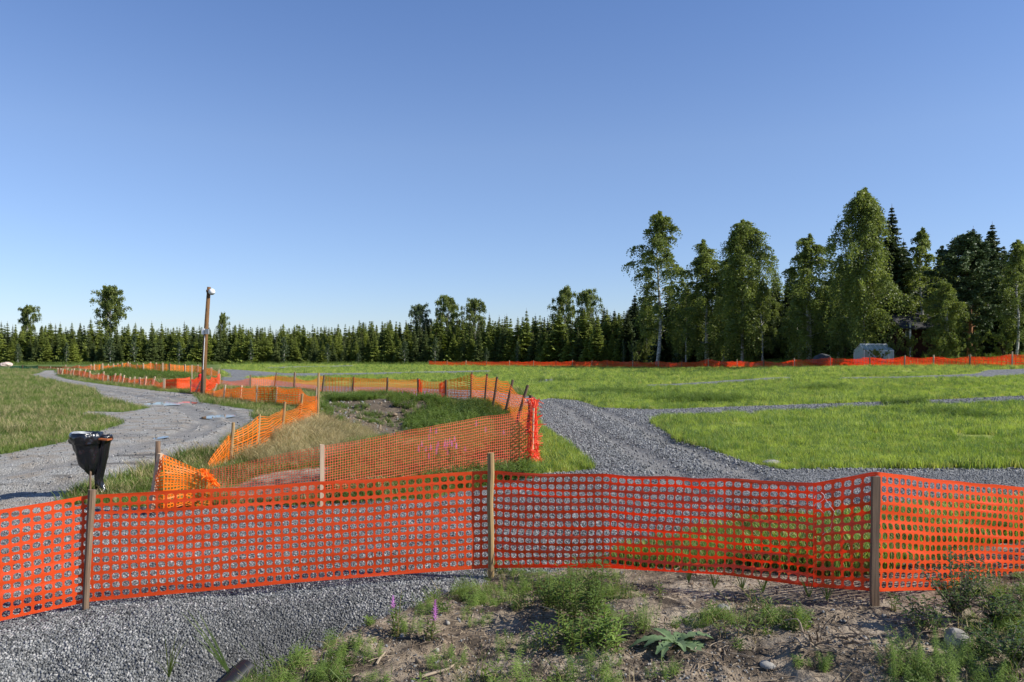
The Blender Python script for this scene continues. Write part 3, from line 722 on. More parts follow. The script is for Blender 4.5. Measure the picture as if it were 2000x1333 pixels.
# --- fence B along the ditch
fb = fence('barrier_fence', hit(555, 860), 'orange net fence zigzagging up from the corner stake along the dirt road edge')
for q in ((450.5, 905, 455.8, 825), (501.5, 890, 506.8, 809), (549.8, 856, 556.9, 785), (583, 832, 591, 769)): px_post(fb, *q, r=.035, kind='round', wood='wood_tan')
px_post(fb, 620.5, 822, 622.5, 728, r=.04, wood='wood_tan'); px_post(fb, 617, 810, 618.5, 757, r=.03, wood='wood_pale')
B, Tn = gatt([(408, 905, 925), (450, 846, 905), (503, 814, 892), (552, 798, 857), (586, 787, 834), (620, 779, 822)])
f, L = net_surface(B, Tn, .10, .01, .07, 31, 1.5, 3)
net_grid(f, L, .8, .062, .12, fb, M['net_orange'], .42, .16, jitter=.5)
# --- lower run to the lamp pole
fc_ = fence('barrier_fence', hit(500, 788), 'low orange net fence with pale stakes between lamp pole and tall corner stake')
for q in ((583, 789, 586, 765), (539, 791, 541.5, 755), (500.5, 790, 502.5, 753), (468.7, 783.5, 472, 753), (436.5, 782.5, 440, 752), (413.5, 777.5, 424, 750)): px_post(fc_, *q, r=.04, kind='square', wood='wood_pale')
B, Tn = gatt([(620, 772, 812), (586, 757, 795), (540, 755, 791), (501, 755, 790), (469, 756, 785), (437, 757, 782), (414, 762, 777), (396, 760, 773)])
f, L = net_surface(B, Tn, .12, .02, .08, 37, 1.2, 3)
net_grid(f, L, .8, .085, .2, fc_, M['net_orange'], .62, .25, jitter=.5)
fr = fence('barrier_fence', hit(400, 772), 'crumpled red net fence folded round the foot of the wooden lamp pole')
for q in ((429, 754, 430, 731), (381, 770, 391.5, 744.5), (372.7, 767, 374, 744), (375, 745, 375, 713), (426, 752, 427.5, 722)): px_post(fr, *q, r=.04, kind='square', wood='wood_pale')
B, Tn = gatt([(373, 740, 767), (384, 737, 769), (398, 737, 771), (414, 735, 764), (429, 728, 754)])
f, L = net_surface(B, Tn, .1, .02, .1, 41, 1.2, 3)
net_grid(f, L, .9, .09, .12, fr, M['net_red'], .78, .3, jitter=.5)
B, Tn = gatt([(320, 742, 762.5), (345, 739, 763), (371, 737, 762)])
f, L = net_surface(B, Tn, .1, .02, .1, 42, 1.2, 3)
net_grid(f, L, .9, .09, .12, fr, M['net_red'], .8, .3, jitter=.5)

# --- back fence C
fk = fence('barrier_fence', hit(756, 772), 'long orange net fence on dark bark stakes curving behind the weedy hollow')
CP = [(429.5, 753, 430.5, 731), (489, 757.5, 489, 732.5), (536, 755, 540, 729), (574.5, 757.5, 576, 727), (629.6, 767, 633, 733), (689, 767, 691, 736), (755.5, 771.5, 757, 737), (817, 777.5, 816, 738.5), (871, 779, 871, 741.5),
      (920, 780, 921.6, 727), (946.5, 790, 951.6, 730), (961.5, 802, 971.4, 735.5), (985, 815, 1002, 741.5), (1006, 836, 1031, 752), (1029, 862, 1037, 771.5)]
for i, q in enumerate(CP): px_post(fk, *q, r=.045 if i > 7 else .05, kind='round' if i > 3 else 'square', wood='wood_bark' if i > 3 else 'wood_grey')
CN = [(429.5, 742, 753), (489, 738, 757), (538, 734, 755), (575, 736, 757), (603, 744, 762), (624, 734, 766), (632, 735, 767), (690, 737, 767), (756, 739, 771), (817, 740.5, 777), (845, 746, 778), (871, 743, 779), (921, 730, 780), (949, 733, 789), (968, 738, 800), (992, 745, 812), (1022, 772, 836), (1035, 784, 860), (1040, 800, 915)]
B, Tn = gatt(CN); f, L = net_surface(B, Tn, .08, .0, .05, 51, 1.2, 3)
net_grid(f, L, .95, .075, .16, fk, M['net_orange'], .42, .14, jitter=.4)
B, Tn = gatt([(816, 741, 777), (820, 742, 778), (824, 750, 778)]); f, L = net_surface(B, Tn, .0, .0, .1, 52, 4, 3)
net_grid(f, L, .9, .06, .06, fk, M['net_red'], .6, .5)
B, Tn = gatt([(858, 748, 779), (866, 745, 779), (871, 743, 779)]); f, L = net_surface(B, Tn, .0, .0, .1, 53, 4, 3)
net_grid(f, L, .9, .06, .06, fk, M['net_red'], .6, .5)

# --- left loop, front and back
fl_ = fence('barrier_fence', hit(230, 749), 'red net fence with many thin leaning pale stakes curving away along the far dirt road')
LP = [(320.5, 763, 320.5, 739.5), (296.7, 757, 303, 736), (283, 756, 285.5, 736), (273, 755, 273, 737), (262, 753.5, 263.7, 736), (251, 750.5, 254, 737), (238.6, 750, 242.7, 733), (231, 749, 236, 730), (220, 748, 226, 730), (211, 748, 211, 733), (200.5, 747, 203, 726), (189.5, 744.5, 193, 729),
      (174.5, 740, 175.5, 725), (161.5, 738, 168, 721), (153, 735.5, 156.6, 720.6), (142.6, 734, 145, 720), (135.6, 733.2, 140, 722), (130, 732.3, 133, 719), (121, 732.5, 123, 720.6), (118, 732, 118, 719.5), (112.5, 732, 113, 719)]
for q in LP: px_post(fl_, *q, r=.055, kind='square', wood='wood_pale')
B, Tn = gatt([(q[0], max(q[3]+2.5, q[1]-19), q[1]) for q in LP]); f, L = net_surface(B, Tn, .1, .0, .1, 61, .6, 2)
net_grid(f, L, .9, .10, .35, fl_, M['net_red'], .42, .2, jitter=.6)
fd = fence('barrier_fence', hit(270, 725), 'far orange net fence on thin stakes, behind the stony heap at the left')
DP = [(154, 720, 154, 713.6), (177, 724, 177.6, 712), (184, 725, 184.6, 711), (200.5, 724.5, 200.5, 710), (211, 722, 211.5, 711), (221, 723, 221.8, 710.5), (230, 722, 230, 710), (238.5, 722.5, 238.5, 708.7), (247.5, 722, 250.5, 707), (254.6, 723, 254, 708.7), (267, 725, 268.5, 710.8),
      (280.5, 727, 280, 709.4), (293.6, 725, 293.6, 707), (305.4, 725.5, 305.4, 708.7), (318, 727, 318, 708.7), (332, 727.6, 331.5, 709.4), (361, 728.6, 361, 712), (387, 729.5, 387, 712.5), (413, 735.5, 413, 717.5), (427, 737, 427, 724)]
for q in DP: px_post(fd, *q, r=.06, kind='square', wood='wood_pale' if q[0] != 332 else 'wood_bark')
B, Tn = gatt([(q[0], q[3]+2, q[1]) for q in DP]); f, L = net_surface(B, Tn, .1, .0, .1, 62, .6, 2)
net_grid(f, L, .9, .12, .4, fd, M['net_orange'], .5, .2, jitter=.6)
fe = fence('barrier_fence', hit(105, 721.5), 'low dull brown net fence in the shade of the forest edge at far left')
B, Tn = gatt([(75, 715.5, 722), (98, 715, 722), (125, 716, 722), (150, 714, 720), (180, 713, 719)]); f, L = net_surface(B, Tn, .1, .0, .1, 63, .6, 2)
net_grid(f, L, .9, .14, .4, fe, M['net_brown'], .7, .3); px_post(fe, 98.5, 722, 98.5, 715.5, r=.07, kind='square', wood='wood_pale'); px_post(fe, 128, 720, 128, 712.5, r=.07, kind='square', wood='wood_pale')
fg = fence('barrier_fence', hit(60, 721), 'short dark green net at the far left edge of the meadow', 'orange plastic barrier fences')
del fg['group']
B, Tn = gatt([(20, 716, 721), (44, 714.5, 721), (74, 714.5, 721)]); f, L = net_surface(B, Tn, .1, .0, .2, 64, .6, 2)
net_grid(f, L, .9, .14, .3, fg, M['net_green'], .8, .4)
px_post(fg, 44, 721, 44, 713.5, r=.07, kind='square', wood='wood_bark')

# --- far fence at the right
ff = fence('barrier_fence', onground(18, 90), 'long red net fence on pale posts along the far right edge of the green field')
FP = [(837.5, 707), (873.5, 705), (910, 706), (950, 707), (995, 706), (1042, 705), (1086, 704), (1118, 703), (1156, 703), (1186, 702.5), (1236, 704), (1286, 704), (1332, 705), (1384, 699), (1440, 703), (1492, 702), (1552, 700), (1622, 697), (1699, 696), (1767, 697), (1824, 694.5), (1894, 692), (1977, 687), (2060, 684), (2160, 680)]
Bs, Ts = [], []
for i, (u, vt) in enumerate(FP):
    Y = float(far_y((u-1000)/FPX)); x = (u-1000)/FPX*Y; g = onground(x, Y); h = max(1.05, CH-(vt-HV)/FPX*Y-g.z); h = min(h, 1.45)
    post(ff, g, g+Vector((rnd.uniform(-.04, .04), 0, h)), r=.06, kind='square', wood='wood_grey' if i % 3 == 0 else 'wood_pale')
    Bs.append(g+Vector((0, .05, .02))); Ts.append(g+Vector((0, .05, h-.12+rnd.uniform(-.08, .05))))
f, L = net_surface(Bs, Ts, .14, .0, .22, 71, .35, 2)
net_grid(f, L, 1., .11, .35, ff, M['net_red'], .62, .2, jitter=.6)

# ------------------------------------------------------------------ puddles
def puddle(k, label):
    cx, cy, rx, ry = PUDS[k]; n = 28; b = MB(); th = np.arange(24)*PI/12
    rim = float(np.mean(gz(cx+np.cos(th)*rx*1.2, cy+np.sin(th)*ry*1.2)))
    b.add([(math.cos(2*PI*q/n)*rx*1.15, math.sin(2*PI*q/n)*ry*1.15, 0) for q in range(n)], [tuple(range(n))])
    o = b.build('puddle', M['water']); o.location = (cx, cy, rim-.031); put(o, label, kind='structure')
puddle(0, 'shallow puddle mirroring the red net at the middle of the dirt road')
puddle(1, 'small muddy puddle near the right edge of the dirt road')
puddle(2, 'tiny sky blue puddle nearest to the black bag')

# ------------------------------------------------------------------ lamp pole
lb = hit(395, 774); Yl = lb.y
lamp = root('lamp_pole', lb, 'leaning brown wooden lamp pole with white lamp on top and small box halfway', 'lamp pole')
b = MB(); b.tube([at(394.5, 792, Yl), at(396, 774, Yl), at(401, 668, Yl), at(408.2, 561, Yl)], [.125, .122, .105, .085], 12); b.build('pole', M['wood_pole'], lamp, True, lb)
b = MB(); Yf = Yl-.14
b.tube([at(396.5, 725, Yf), at(400, 656, Yf)], .014, 6); b.build('conduit', M['white_metal'], lamp, origin=lb)
b = MB(); b.tube([at(397, 775, Yf), at(397, 722, Yf)], .05, 6); b.build('cable_guard', M['wood_bark'], lamp, origin=lb)
b = MB(); b.box(at(404.5, 648, Yl-.2), (.17, .12, .24)); o = b.build('junction_box', M['grey_box'], lamp, origin=lb)
b = MB(); b.box(at(397.8, 648, Yl-.12), (.12, .22, .26)); o = b.build('sign_panel', M['white_metal'], lamp, origin=lb)
for _u, _v, _s in ((403.5, 605, .14), (404.5, 569, .12)):
    b = MB(); b.box(at(_u, _v, Yl-.1), (.06, .1, _s)); b.build('bracket', M['bark'], lamp, origin=lb)
b = MB(); c0 = at(413.5, 570, Yl-.1); prof = [(.0, .13), (.09, .12), (.14, .06), (.155, -.02), (.13, -.10), (.07, -.15), (0, -.165)]; n = 14
dirv = Quaternion((0, 1, 0), -.25)
for i, (r_, z_) in enumerate(prof):
    for k in range(n): b.v.append(tuple(c0+dirv @ Vector((r_*math.cos(2*PI*k/n), r_*math.sin(2*PI*k/n), z_))))
for i in range(len(prof)-1):
    for k in range(n): b.f.append((i*n+k, i*n+(k+1) % n, (i+1)*n+(k+1) % n, (i+1)*n+k)); b.m.append(1 if i > 3 else 0)
b.build('lamp_shade', [M['white_metal'], M['grey_metal']], lamp, True, lb)
b = MB(); b.tube([at(408, 566, Yl-.05), at(411, 566, Yl-.1)], .03, 6); b.build('lamp_arm', M['bark'], lamp, origin=lb)
b = MB(); b.tube([hit(391, 744), hit(391, 744)+Vector((0, 0, .42)), hit(391, 744)+Vector((0, 0, .52))], [.16, .16, .06], 10)
for z in (.1, .3): pass
o = b.build('fuel_canister', M['red_paint']); put(o, 'small bright red canister standing just behind the lamp pole', 'canister')

# ------------------------------------------------------------------ rubbish bag holder
hb = hit(176, 972)
bb_ = root('trash_bag_holder', hb, 'black plastic rubbish bag on a grey ring and thin stake beside the dirt road', 'trash bag holder')
Yb = hb.y; ox = Vector((0, Yb, 0))
def ring_at(u, v): return at(u, v, Yb)
b = MB(); b.tube([hb-Vector((0, 0, .1)), at(176.5, 925, Yb-.06), at(179, 870, Yb-.04)], [.017, .017, .015], 8); b.build('stake', M['wood_grey'], bb_, origin=hb)
c = ring_at(168, 853); R = .215; tilt = Matrix.Rotation(math.radians(8), 3, 'Y')
def torus(b, c, R, r, n=30, m=8, rot=None, z=0, a0=0, a1=2*PI):
    pts = []
    for i in range(n+1):
        a = a0+(a1-a0)*i/n; q = Vector((R*math.cos(a), R*math.sin(a), z)); pts.append(c+(rot @ q if rot else q))
    b.tube(pts, r, m)
b = MB(); torus(b, c+Vector((0, 0, .03)), R-.012, .019, rot=tilt); torus(b, c+Vector((0, 0, .02)), R-.045, .010, rot=tilt); b.build('ring', M['grey_metal'], bb_, True, hb)
b = MB(); b.box(at(206, 858, Yb), (.14, .16, .022), Matrix.Rotation(.12, 3, 'Y')); b.build('lid', M['rust'], bb_, origin=hb)
def bag(b, secs, n=56, seed=1, amp=.06):
    fine = []
    for (c0, a0, b0), (c1, a1, b1) in zip(secs[:-1], secs[1:]):
        for k in range(3): q = k/3; fine.append((c0.lerp(c1, q), a0+(a1-a0)*q, b0+(b1-b0)*q))
    secs = fine+[secs[-1]]
    r = random.Random(seed); ph = [r.uniform(0, 6.28) for _ in range(6)]; base = len(b.v)
    for i, (c, rx, ry) in enumerate(secs):
        for k in range(n):
            a = 2*PI*k/n
            dn = min(1, i/len(secs)*1.6); w = 1+amp*dn*(math.sin(4*a+ph[0]+i*.10)+.8*math.sin(7*a+ph[1]-i*.16)+.5*math.sin(12*a+ph[2]+i*.2))+3.2*amp*float(fbm(math.cos(a)*2.2+i*.13+seed, math.sin(a)*2.2+i*.17, seed, 4))
            b.v.append((c.x+math.cos(a)*rx*w, c.y+math.sin(a)*ry*w, c.z+.006*math.sin(7*a+ph[3]+i)))
    for i in range(len(secs)-1):
        for k in range(n):
            k2 = (k+1) % n; b.f.append((base+i*n+k, base+i*n+k2, base+(i+1)*n+k2, base+(i+1)*n+k)); b.m.append(0)
    b.f.append(tuple(base+(len(secs)-1)*n+k for k in range(n))); b.m.append(0)
b = MB(); A = lambda u, v, w, w2=None: (at(u, v, Yb), w, (w2 or w))
bag(b, [A(169, 858, .15), A(169, 849, .185), A(168.5, 845, .205), A(168, 846, .222), A(168, 852, .235), A(168, 860, .232), A(169, 866, .222), A(170, 869, .200), A(171, 876, .185), A(171.5, 885, .180), A(172, 895, .168), A(174, 906, .145), A(176, 915, .11), A(178, 922, .07), A(179, 928, .035)], seed=2, amp=.07)
b.build('bag', M['bag'], bb_, True, hb)
b = MB(); Yq = .09
def A2(u, v, w, w2): return (at(u, v, Yb+Yq), w, w2)
bag(b, [A2(206, 853, .05, .07), A2(206, 850, .085, .1), A2(206, 852, .10, .11), A2(206, 859, .105, .11), A2(204, 864, .08, .10), A2(202, 875, .085, .10), A2(200, 890, .085, .10), A2(198, 905, .075, .09), A2(195, 920, .07, .085), A2(193, 935, .055, .07), A2(194, 945, .058, .07), A2(196, 955, .07, .06), A2(200, 962, .06, .05), A2(203, 966, .03, .03)], seed=5, amp=.09)
b.build('bag', M['bag'], bb_, True, hb)

# culvert pipe
b = MB(); e0 = hit(482, 1333)+Vector((0, .02, .10)); ax = Vector((-.35, -.88, -.30)).normalized()
n = 20; b.tube([e0, e0+ax*.02, e0+ax*1.2], [.098, .10, .10], n, 0, False); b.tube([e0+ax*1.2, e0], [.088, .088], n, 0, False)
o = b.build('culvert_pipe', M['black_pipe'], smooth=True); put(o, 'end of a black plastic pipe poking out of the gravel ditch at the bottom edge', 'pipe')

# ------------------------------------------------------------------ trees
def quads_from(C, A, Bv):
    """quads centred on C with half axes A and Bv"""
    V = np.stack([C-A-Bv, C+A-Bv, C+A+Bv, C-A+Bv], 1).reshape(-1, 3); n = len(C)
    return V, np.arange(n*4).reshape(n, 4)
def trunk_mesh(pts, rads, mat, n=7, name='trunk', limbs=()):
    b = MB(); b.tube(pts, rads, n, 0, True, .08)
    for lp, lr in limbs: b.tube(lp, lr, 4, 0, False)
    return b.mesh(name, mat, True)
def spruce_meshes(h, r, seed, whorls, nb, steps, mat, bare=.04, pw=.85, name='crown'):
    g = np.random.RandomState(seed); Cs, As, Bs = [], [], []
    for w in range(whorls):
        z = h*(bare+(1-bare)*(max(0., w+g.uniform(-.4, .4))/whorls)**.95)
        q = max(0, 1-z/h); L = r*(q**pw)*.98+.03*r
        for k in range(nb):
            a = g.uniform(0, 2*PI); l = L*g.uniform(.62, 1.18); dx, dy = math.cos(a), math.sin(a)
            t = (np.arange(steps)+.6)/steps
            dr = .30*l*(1-q*.2); up = .25
            zz = z-dr*t+up*l*t**2*.8*(.4+q)+g.uniform(-.05, .05)*h/whorls
            px = dx*l*t; py = dy*l*t
            wid = l*.30*(1.15-t)+.07*r*min(1, .25+q)
            seglen = l/steps*.75
            for sd in (-1, 1):
                c = np.stack([px-dy*wid*sd*.5, py+dx*wid*sd*.5, zz-.12*wid], -1)
                ax = np.stack([dx*seglen*np.ones(steps)*.6, dy*seglen*np.ones(steps)*.6, g.uniform(-.25, .25, steps)*seglen], -1)
                bx = np.stack([-dy*wid*.5*sd, dx*wid*.5*sd, -wid*g.uniform(.25, .6, steps)], -1)
                Cs.append(c); As.append(ax); Bs.append(bx)
    # leader
    C = np.concatenate(Cs); A = np.concatenate(As); B_ = np.concatenate(Bs); n = len(C)
    tip = g.uniform(.0, .5, (n, 1))
    V = np.stack([C-A-B_, C+A*.9-B_*.9, C+A*tip+B_, C-A*.7+B_*.8], 1).reshape(-1, 3)
    V += g.normal(0, .012*r, V.shape)
    n0 = len(V); lt = []
    F = np.arange(n*4).reshape(n, 4)
    crown = npmesh(name, V, F, mat)
    return crown
SP = []
for i in range(7):
    hh = 8.6; cr = spruce_meshes(hh, 1.8+.42*(i % 3), 200+i, 32, 12, 5, M['spruce'] if i % 3 else M['spruce_mid'], pw=1.0+.12*(i % 2))
    SP.append((cr, trunk_mesh([(0, 0, -.3), (0, 0, hh*.6), (0, 0, hh*1.03)], [.12, .07, .012], M['bark'], 5)))
SPD = []
for i in range(4):
    hh = 15.; cr = spruce_meshes(hh, 3.1+.4*(i % 2), 230+i, 52, 14, 6, M['spruce_dark'])
    SPD.append((cr, trunk_mesh([(0, 0, -.3), (0, 0, hh*.6), (0, 0, hh*1.02)], [.2, .12, .015], M['bark'], 5)))
def tree(name, loc, parts, scale, rz, label, group=None, cat='tree'):
    rt = root(name, loc, label, cat, group); rt.rotation_euler = (0, 0, rz); rt.scale = scale
    for nm, me in parts: link(nm, me, rt)
    return rt
# forest edge line (distance as a function of x/y)
def edge_y(r): return float(np.interp(r, [-1.2, -.64, -.3, 0, .1, .16, .25, .8], [150, 172, 176, 160, 146, 138, 132, 120]))
def top_v(u): return float(np.interp(u, [-300, 0, 300, 520, 600, 690, 760, 850, 950, 1050, 1150, 1230], [640, 636, 637, 639, 648, 652, 632, 628, 622, 618, 612, 612]))
def forest_group(u):
    if u < 395: return 'young green spruce in the forest edge left of the lamp pole', 'spruces in the forest edge left of the lamp pole'
    if u < 830: return 'young green spruce in the middle forest edge, right of the lamp pole', 'spruces in the forest edge right of the lamp pole'
    return 'green spruce in the forest edge behind the start of the far red fence', 'spruces in the forest edge behind the far red fence'
for row, (dy, step, s0, s1) in enumerate([(0, 15, .66, .97), (3.2, 15, .85, 1.04), (7.5, 20, .95, 1.10)]):
    u = -420 + row*7
    while u < 1235:
        uu = u+rnd.uniform(-5, 5); r_ = (uu-1000)/FPX; Y = edge_y(r_)+dy+rnd.uniform(-1, 1.2); x = r_*Y
        g = onground(x, Y); ht = CH-(top_v(uu)-HV)/FPX*Y-g.z; sc = ht/8.6*rnd.uniform(s0, s1)
        sc *= rnd.choice([.82, .92, 1., 1.05, 1.12]) if row else rnd.choice([.75, .9, 1., 1.])
        cr, tk = rnd.choice(SP); lab, grp = forest_group(uu); w = rnd.uniform(1.05, 1.45)*sc
        if -60 < uu: tree('spruce_tree', g, [('crown', cr), ('trunk', tk)], (w, w, sc), rnd.uniform(0, 6.28), lab, grp)
        u += step*rnd.uniform(.75, 1.3)*(1.15 if uu > 900 else 1)
# the wood behind, one mass
def wood(name, us, ys, hs, vs, label, ref):
    P = []; Sx = []
    for u, Y, h in zip(us, ys, hs):
        r_ = (u-1000)/FPX; P.append(tuple(onground(r_*Y, Y))); Sx.append(h/ref)
    put(scatter(name, P, Sx, [(0, 0, rnd.uniform(0, 6.28)) for _ in P], vs), label, kind='stuff')
us = [rnd.uniform(-900, 1260) for _ in range(760)]; ys = [edge_y((u-1000)/FPX)+rnd.uniform(10, 32) for u in us]
wood('distant_wood', us, ys, [8.3*rnd.uniform(.92, 1.16)*(1+.14*(u > 700)) for u in us], [c for c, t in SP], 'dense young spruce wood behind the forest edge', 8.6)
us = [rnd.uniform(-900, -60) for _ in range(90)]; ys = [edge_y((u-1000)/FPX)+rnd.uniform(0, 8) for u in us]
wood('distant_wood', us, ys, [8.4*rnd.uniform(.8, 1.05) for u in us], [c for c, t in SP], 'young spruce wood beyond the left edge of the view', 8.6)
us = [rnd.uniform(1225, 2900) for _ in range(330)]; ys = [float(far_y((u-1000)/FPX))+rnd.uniform(42, 75) for u in us]
wood('dark_wood', us, ys, [14*rnd.uniform(.78, 1.12)*(.84+.25*(u > 1600)) for u in us], [c for c, t in SPD], 'dark tall spruce wood behind the birches at the right', 15.)

# dark spruces one can tell apart at the right: (u, v top, extra distance behind the far fence, width factor, label)
RS = [(1240, 575, 26, 1.0, 'dark spruce left of the leftmost tall birch'), (1262, 560, 32, 1.1, 'dark spruce close behind the leftmost tall birch'), (1322, 585, 24, 1.0, 'dark spruce between the first and second tall birch'), (1345, 560, 30, 1.1, 'dark spruce behind the left side of the twin birches'),
      (1515, 532, 26, 1.0, 'dark pointed spruce right of the twin birches'), (1538, 545, 30, 1.1, 'dark broad spruce left of the slim pale birch'), (1500, 575, 20, .9, 'lower dark spruce at the foot of the twin birches'), (1640, 520, 24, 1.0, 'dark spruce between the slim birch and the tallest birch'), (1742, 404, 17, 1.0, 'tall dark spruce right behind the tallest birch'),
      (1765, 470, 28, 1.1, 'dark spruce above the house roof'), (1826, 520, 26, 1.1, 'dark spruce left of the big pine'), (1901, 446, 30, .8, 'slim pointed spruce top just left of the taller pointed spruce'), (1938, 438, 26, 1.0, 'tall pointed spruce right of the big pine'), (1975, 500, 20, 1.1, 'dark spruce near the right edge behind the net'),
      (2040, 470, 22, 1.1, 'dark spruce cut by the right edge of the photo'), (1200, 606, 28, 1.0, 'spruce where the low forest meets the tall trees'), (1180, 600, 32, .9, 'slim spruce left of the tall dark trees'), (1700, 560, 30, 1.3, 'dark spruce behind the greenhouse'), (1600, 560, 30, 1.2, 'dark spruce behind the slim pale birch'), (1410, 575, 28, 1.2, 'dark spruce behind the twin birches'), (1870, 540, 30, 1.2, 'dark spruce behind the big pine'),
      (1796, 575, 34, 1.2, 'dark spruce behind the house porch')]
for u, vt, dY, w, lab in RS:
    r_ = (u-1000)/FPX; Y = float(far_y(r_))+dY; g = onground(r_*Y, Y); ht = CH-(vt-HV)/FPX*Y-g.z; sc = ht/15.; cr, tk = rnd.choice(SPD)
    tree('spruce_tree', g, [('crown', cr), ('trunk', tk)], (sc*w*1.1, sc*w*1.1, sc), rnd.uniform(0, 6.28), lab)

def broadleaf(h, w, seed, mat, bark, z0=.2, nl=46, tw=12, lv=15, leaf=.17, droop=1., shape='birch', lean=(0, 0), stems=1, twig_l=1.6, tr=.22):
    g = np.random.RandomState(seed); r = random.Random(seed)
    n = 9; limbs = []; C = []; 
    stems_pts = []
    for sI in range(stems):
        bx, by = (0, 0) if sI == 0 else (r.uniform(-.5, .5), r.uniform(-.3, .3)); lx, ly = (lean if sI == 0 else (lean[0]+r.uniform(-.09, .09), lean[1]+r.uniform(-.05, .05)))
        wx = [r.uniform(-.12, .12)*h*.04*(i > 0) for i in range(n)]
        hs = h*(1 if sI == 0 else r.uniform(.75, .92))
        stems_pts.append([Vector((bx+lx*h*(i/(n-1))**.8+wx[i]+math.sin(i*.9+seed)*.012*h, by+ly*h*(i/(n-1)), hs*i/(n-1)*.99-.2*(i == 0))) for i in range(n)])
    def env(q):      # crown half width at relative height q
        if shape == 'birch': return min(1, .45+(q-z0)/.16)*min(1, (max(0, 1-q)/.44))**.62*.98+.05
        if shape == 'round': return max(.12, max(0, math.sin(min(1, max(0, (q-z0)/(1-z0)))**.9*PI))**.55)
        if shape == 'cone': return max(.08, (1-(q-z0)/(1-z0))**.7+.05)*min(1, .45+(q-z0)/.2)
        return 1
    clump = [r.uniform(.40, 1.2) for _ in range(12)]
    for i in range(nl):
        st = stems_pts[i % stems]
        q = z0+(1-z0)*((i+r.random())/nl)**.88*.97; fi = q*(n-1); k = min(n-2, int(fi)); p0 = st[k].lerp(st[k+1], fi-k)
        a = i*2.4+r.uniform(-.5, .5); e = env(q)*w/2*clump[int((a % 6.283)/6.283*6)+6*(q > .6)]*r.uniform(.62, 1.2)
        up = (1-q)*.25+.35+.4*q+(.45 if shape == 'round' else 0)
        pts = [p0+Vector((math.cos(a)*e*t, math.sin(a)*e*t, e*up*(t-.42*droop*t*t*t*1.6))) for t in (0, .3, .6, .85, 1.)]
        limbs.append((pts, [max(.012, tr*.22*(1-q)+.015), .02*h/20+.01, .015, .012, .006]))
        for j in range(tw):
            t = r.uniform(.30, 1.02); kk = min(3, int(t*4)); base = pts[kk].lerp(pts[min(4, kk+1)], t*4-kk)
            da = r.uniform(0, 2*PI); dl = r.uniform(.1, .45)*twig_l; tl = twig_l*r.uniform(.4, 1.25)*(.6+.6*(1-q))
            s_ = np.linspace(0.05, 1, lv)[:, None]
            dirh = np.array([math.cos(da), math.sin(da), 0]); b0 = np.array(tuple(base))
            path = b0+dirh*dl*(1-(1-s_)**2)+np.array([0, 0, 1])*(.12*twig_l*np.sin(s_*2.2)-droop*tl*s_**1.5)
            C.append(path+g.normal(0, (.05 if shape == 'birch' else .07)*twig_l, path.shape)*np.array([1, 1, .8 if shape == 'birch' else 2.2]))
    # top sprig leaves
    for j in range(tw*2):
        p0 = np.array(tuple(stems_pts[j % stems][-1])); s_ = np.linspace(0, 1, lv)[:, None]; da = r.uniform(0, 6.28)
        C.append(p0+np.array([0, 0, -1.])*s_*h*.10+np.array([math.cos(da), math.sin(da), 0])*s_*w*.07+g.normal(0, .1, (lv, 3)))
    C = np.concatenate(C); n_ = len(C)
    d = g.normal(0, 1, (n_, 3)); d /= np.linalg.norm(d, axis=1)[:, None]; e2 = np.cross(d, g.normal(0, 1, (n_, 3))); e2 /= np.linalg.norm(e2, axis=1)[:, None]
    sz = leaf*g.uniform(.6, 1.25, (n_, 1))
    V, F = quads_from(C, d*sz*.5, e2*sz*.36)
    Vq = V.reshape(-1, 4, 3); Vq[:, 1] = Vq[:, 1]*.6+(Vq[:, 0]+Vq[:, 2])*.2; V = Vq.reshape(-1, 3)
    crown = npmesh('crown', V, F, mat)
    b = MB()
    for st in stems_pts: b.tube(st, [tr*(1-.93*i/(n-1)) for i in range(n)], 7, 0, True, .06)
    for lp, lr in limbs: b.tube(lp, lr, 4, 0, False)
    tm = b.mesh('trunk', bark, True)
    return crown, tm
BV = [broadleaf(20, 6.6, 301, M['birch_leaf'], M['birch_bark'], .20, 52, 28, 16, .18, 1.15, 'birch', (.01, 0), 1, 1.7),
      broadleaf(20, 7.2, 302, M['birch_leaf'], M['birch_bark'], .12, 60, 32, 16, .18, 1.25, 'birch', (.05, 0), 2, 1.9),
      broadleaf(20, 6.0, 303, M['birch_leaf'], M['birch_bark'], .10, 60, 31, 16, .18, 1.3, 'birch', (-.02, 0), 2, 1.8),
      broadleaf(22, 8.6, 304, M['birch_leaf'], M['birch_bark'], .17, 84, 36, 17, .19, 1.5, 'birch', (.02, 0), 1, 2.3),
      broadleaf(18, 6.0, 305, M['birch_leaf'], M['birch_bark'], .15, 46, 27, 15, .19, 1.0, 'birch', (0, 0), 1, 1.4)]
BT = [(1285, 412, 700, 0, 128, 20, 'tall birch with bare white lower trunk, leftmost of the big trees', 9), (1384, 464, 700, 1, 132, 20, 'darker birch, left half of the birch pair', 12), (1450, 428, 702, 3, 150, 22, 'dense birch with leaning white trunk, right half of the birch pair', 9), (1418, 505, 702, 2, 90, 20, 'lower birch squeezed between the two halves of the birch pair', 13), (1488, 545, 702, 4, 56, 18, 'short birch at the right foot of the birch pair', 10),
      (1640, 500, 700, 2, 70, 20, 'birch between the slim pale birch and the tallest birch', 14), (1340, 560, 700, 4, 64, 18, 'short birch between the leftmost tall birch and the birch pair', 12),
      (1582, 457, 698, 2, 116, 20, 'slim pale birch with several white trunks beside the dark boulder', 8), (1686, 368, 700, 3, 150, 22, 'tallest birch with drooping branches shading the greenhouse', 6), (1800, 446, 700, 4, 100, 18, 'open topped birch right beside the house porch', 17), (1842, 545, 700, 2, 84, 20, 'low leafy birch between the house and the big pine', 8),
      (1985, 468, 700, 0, 90, 20, 'birch at the right edge of the photo above the red net', 12)]
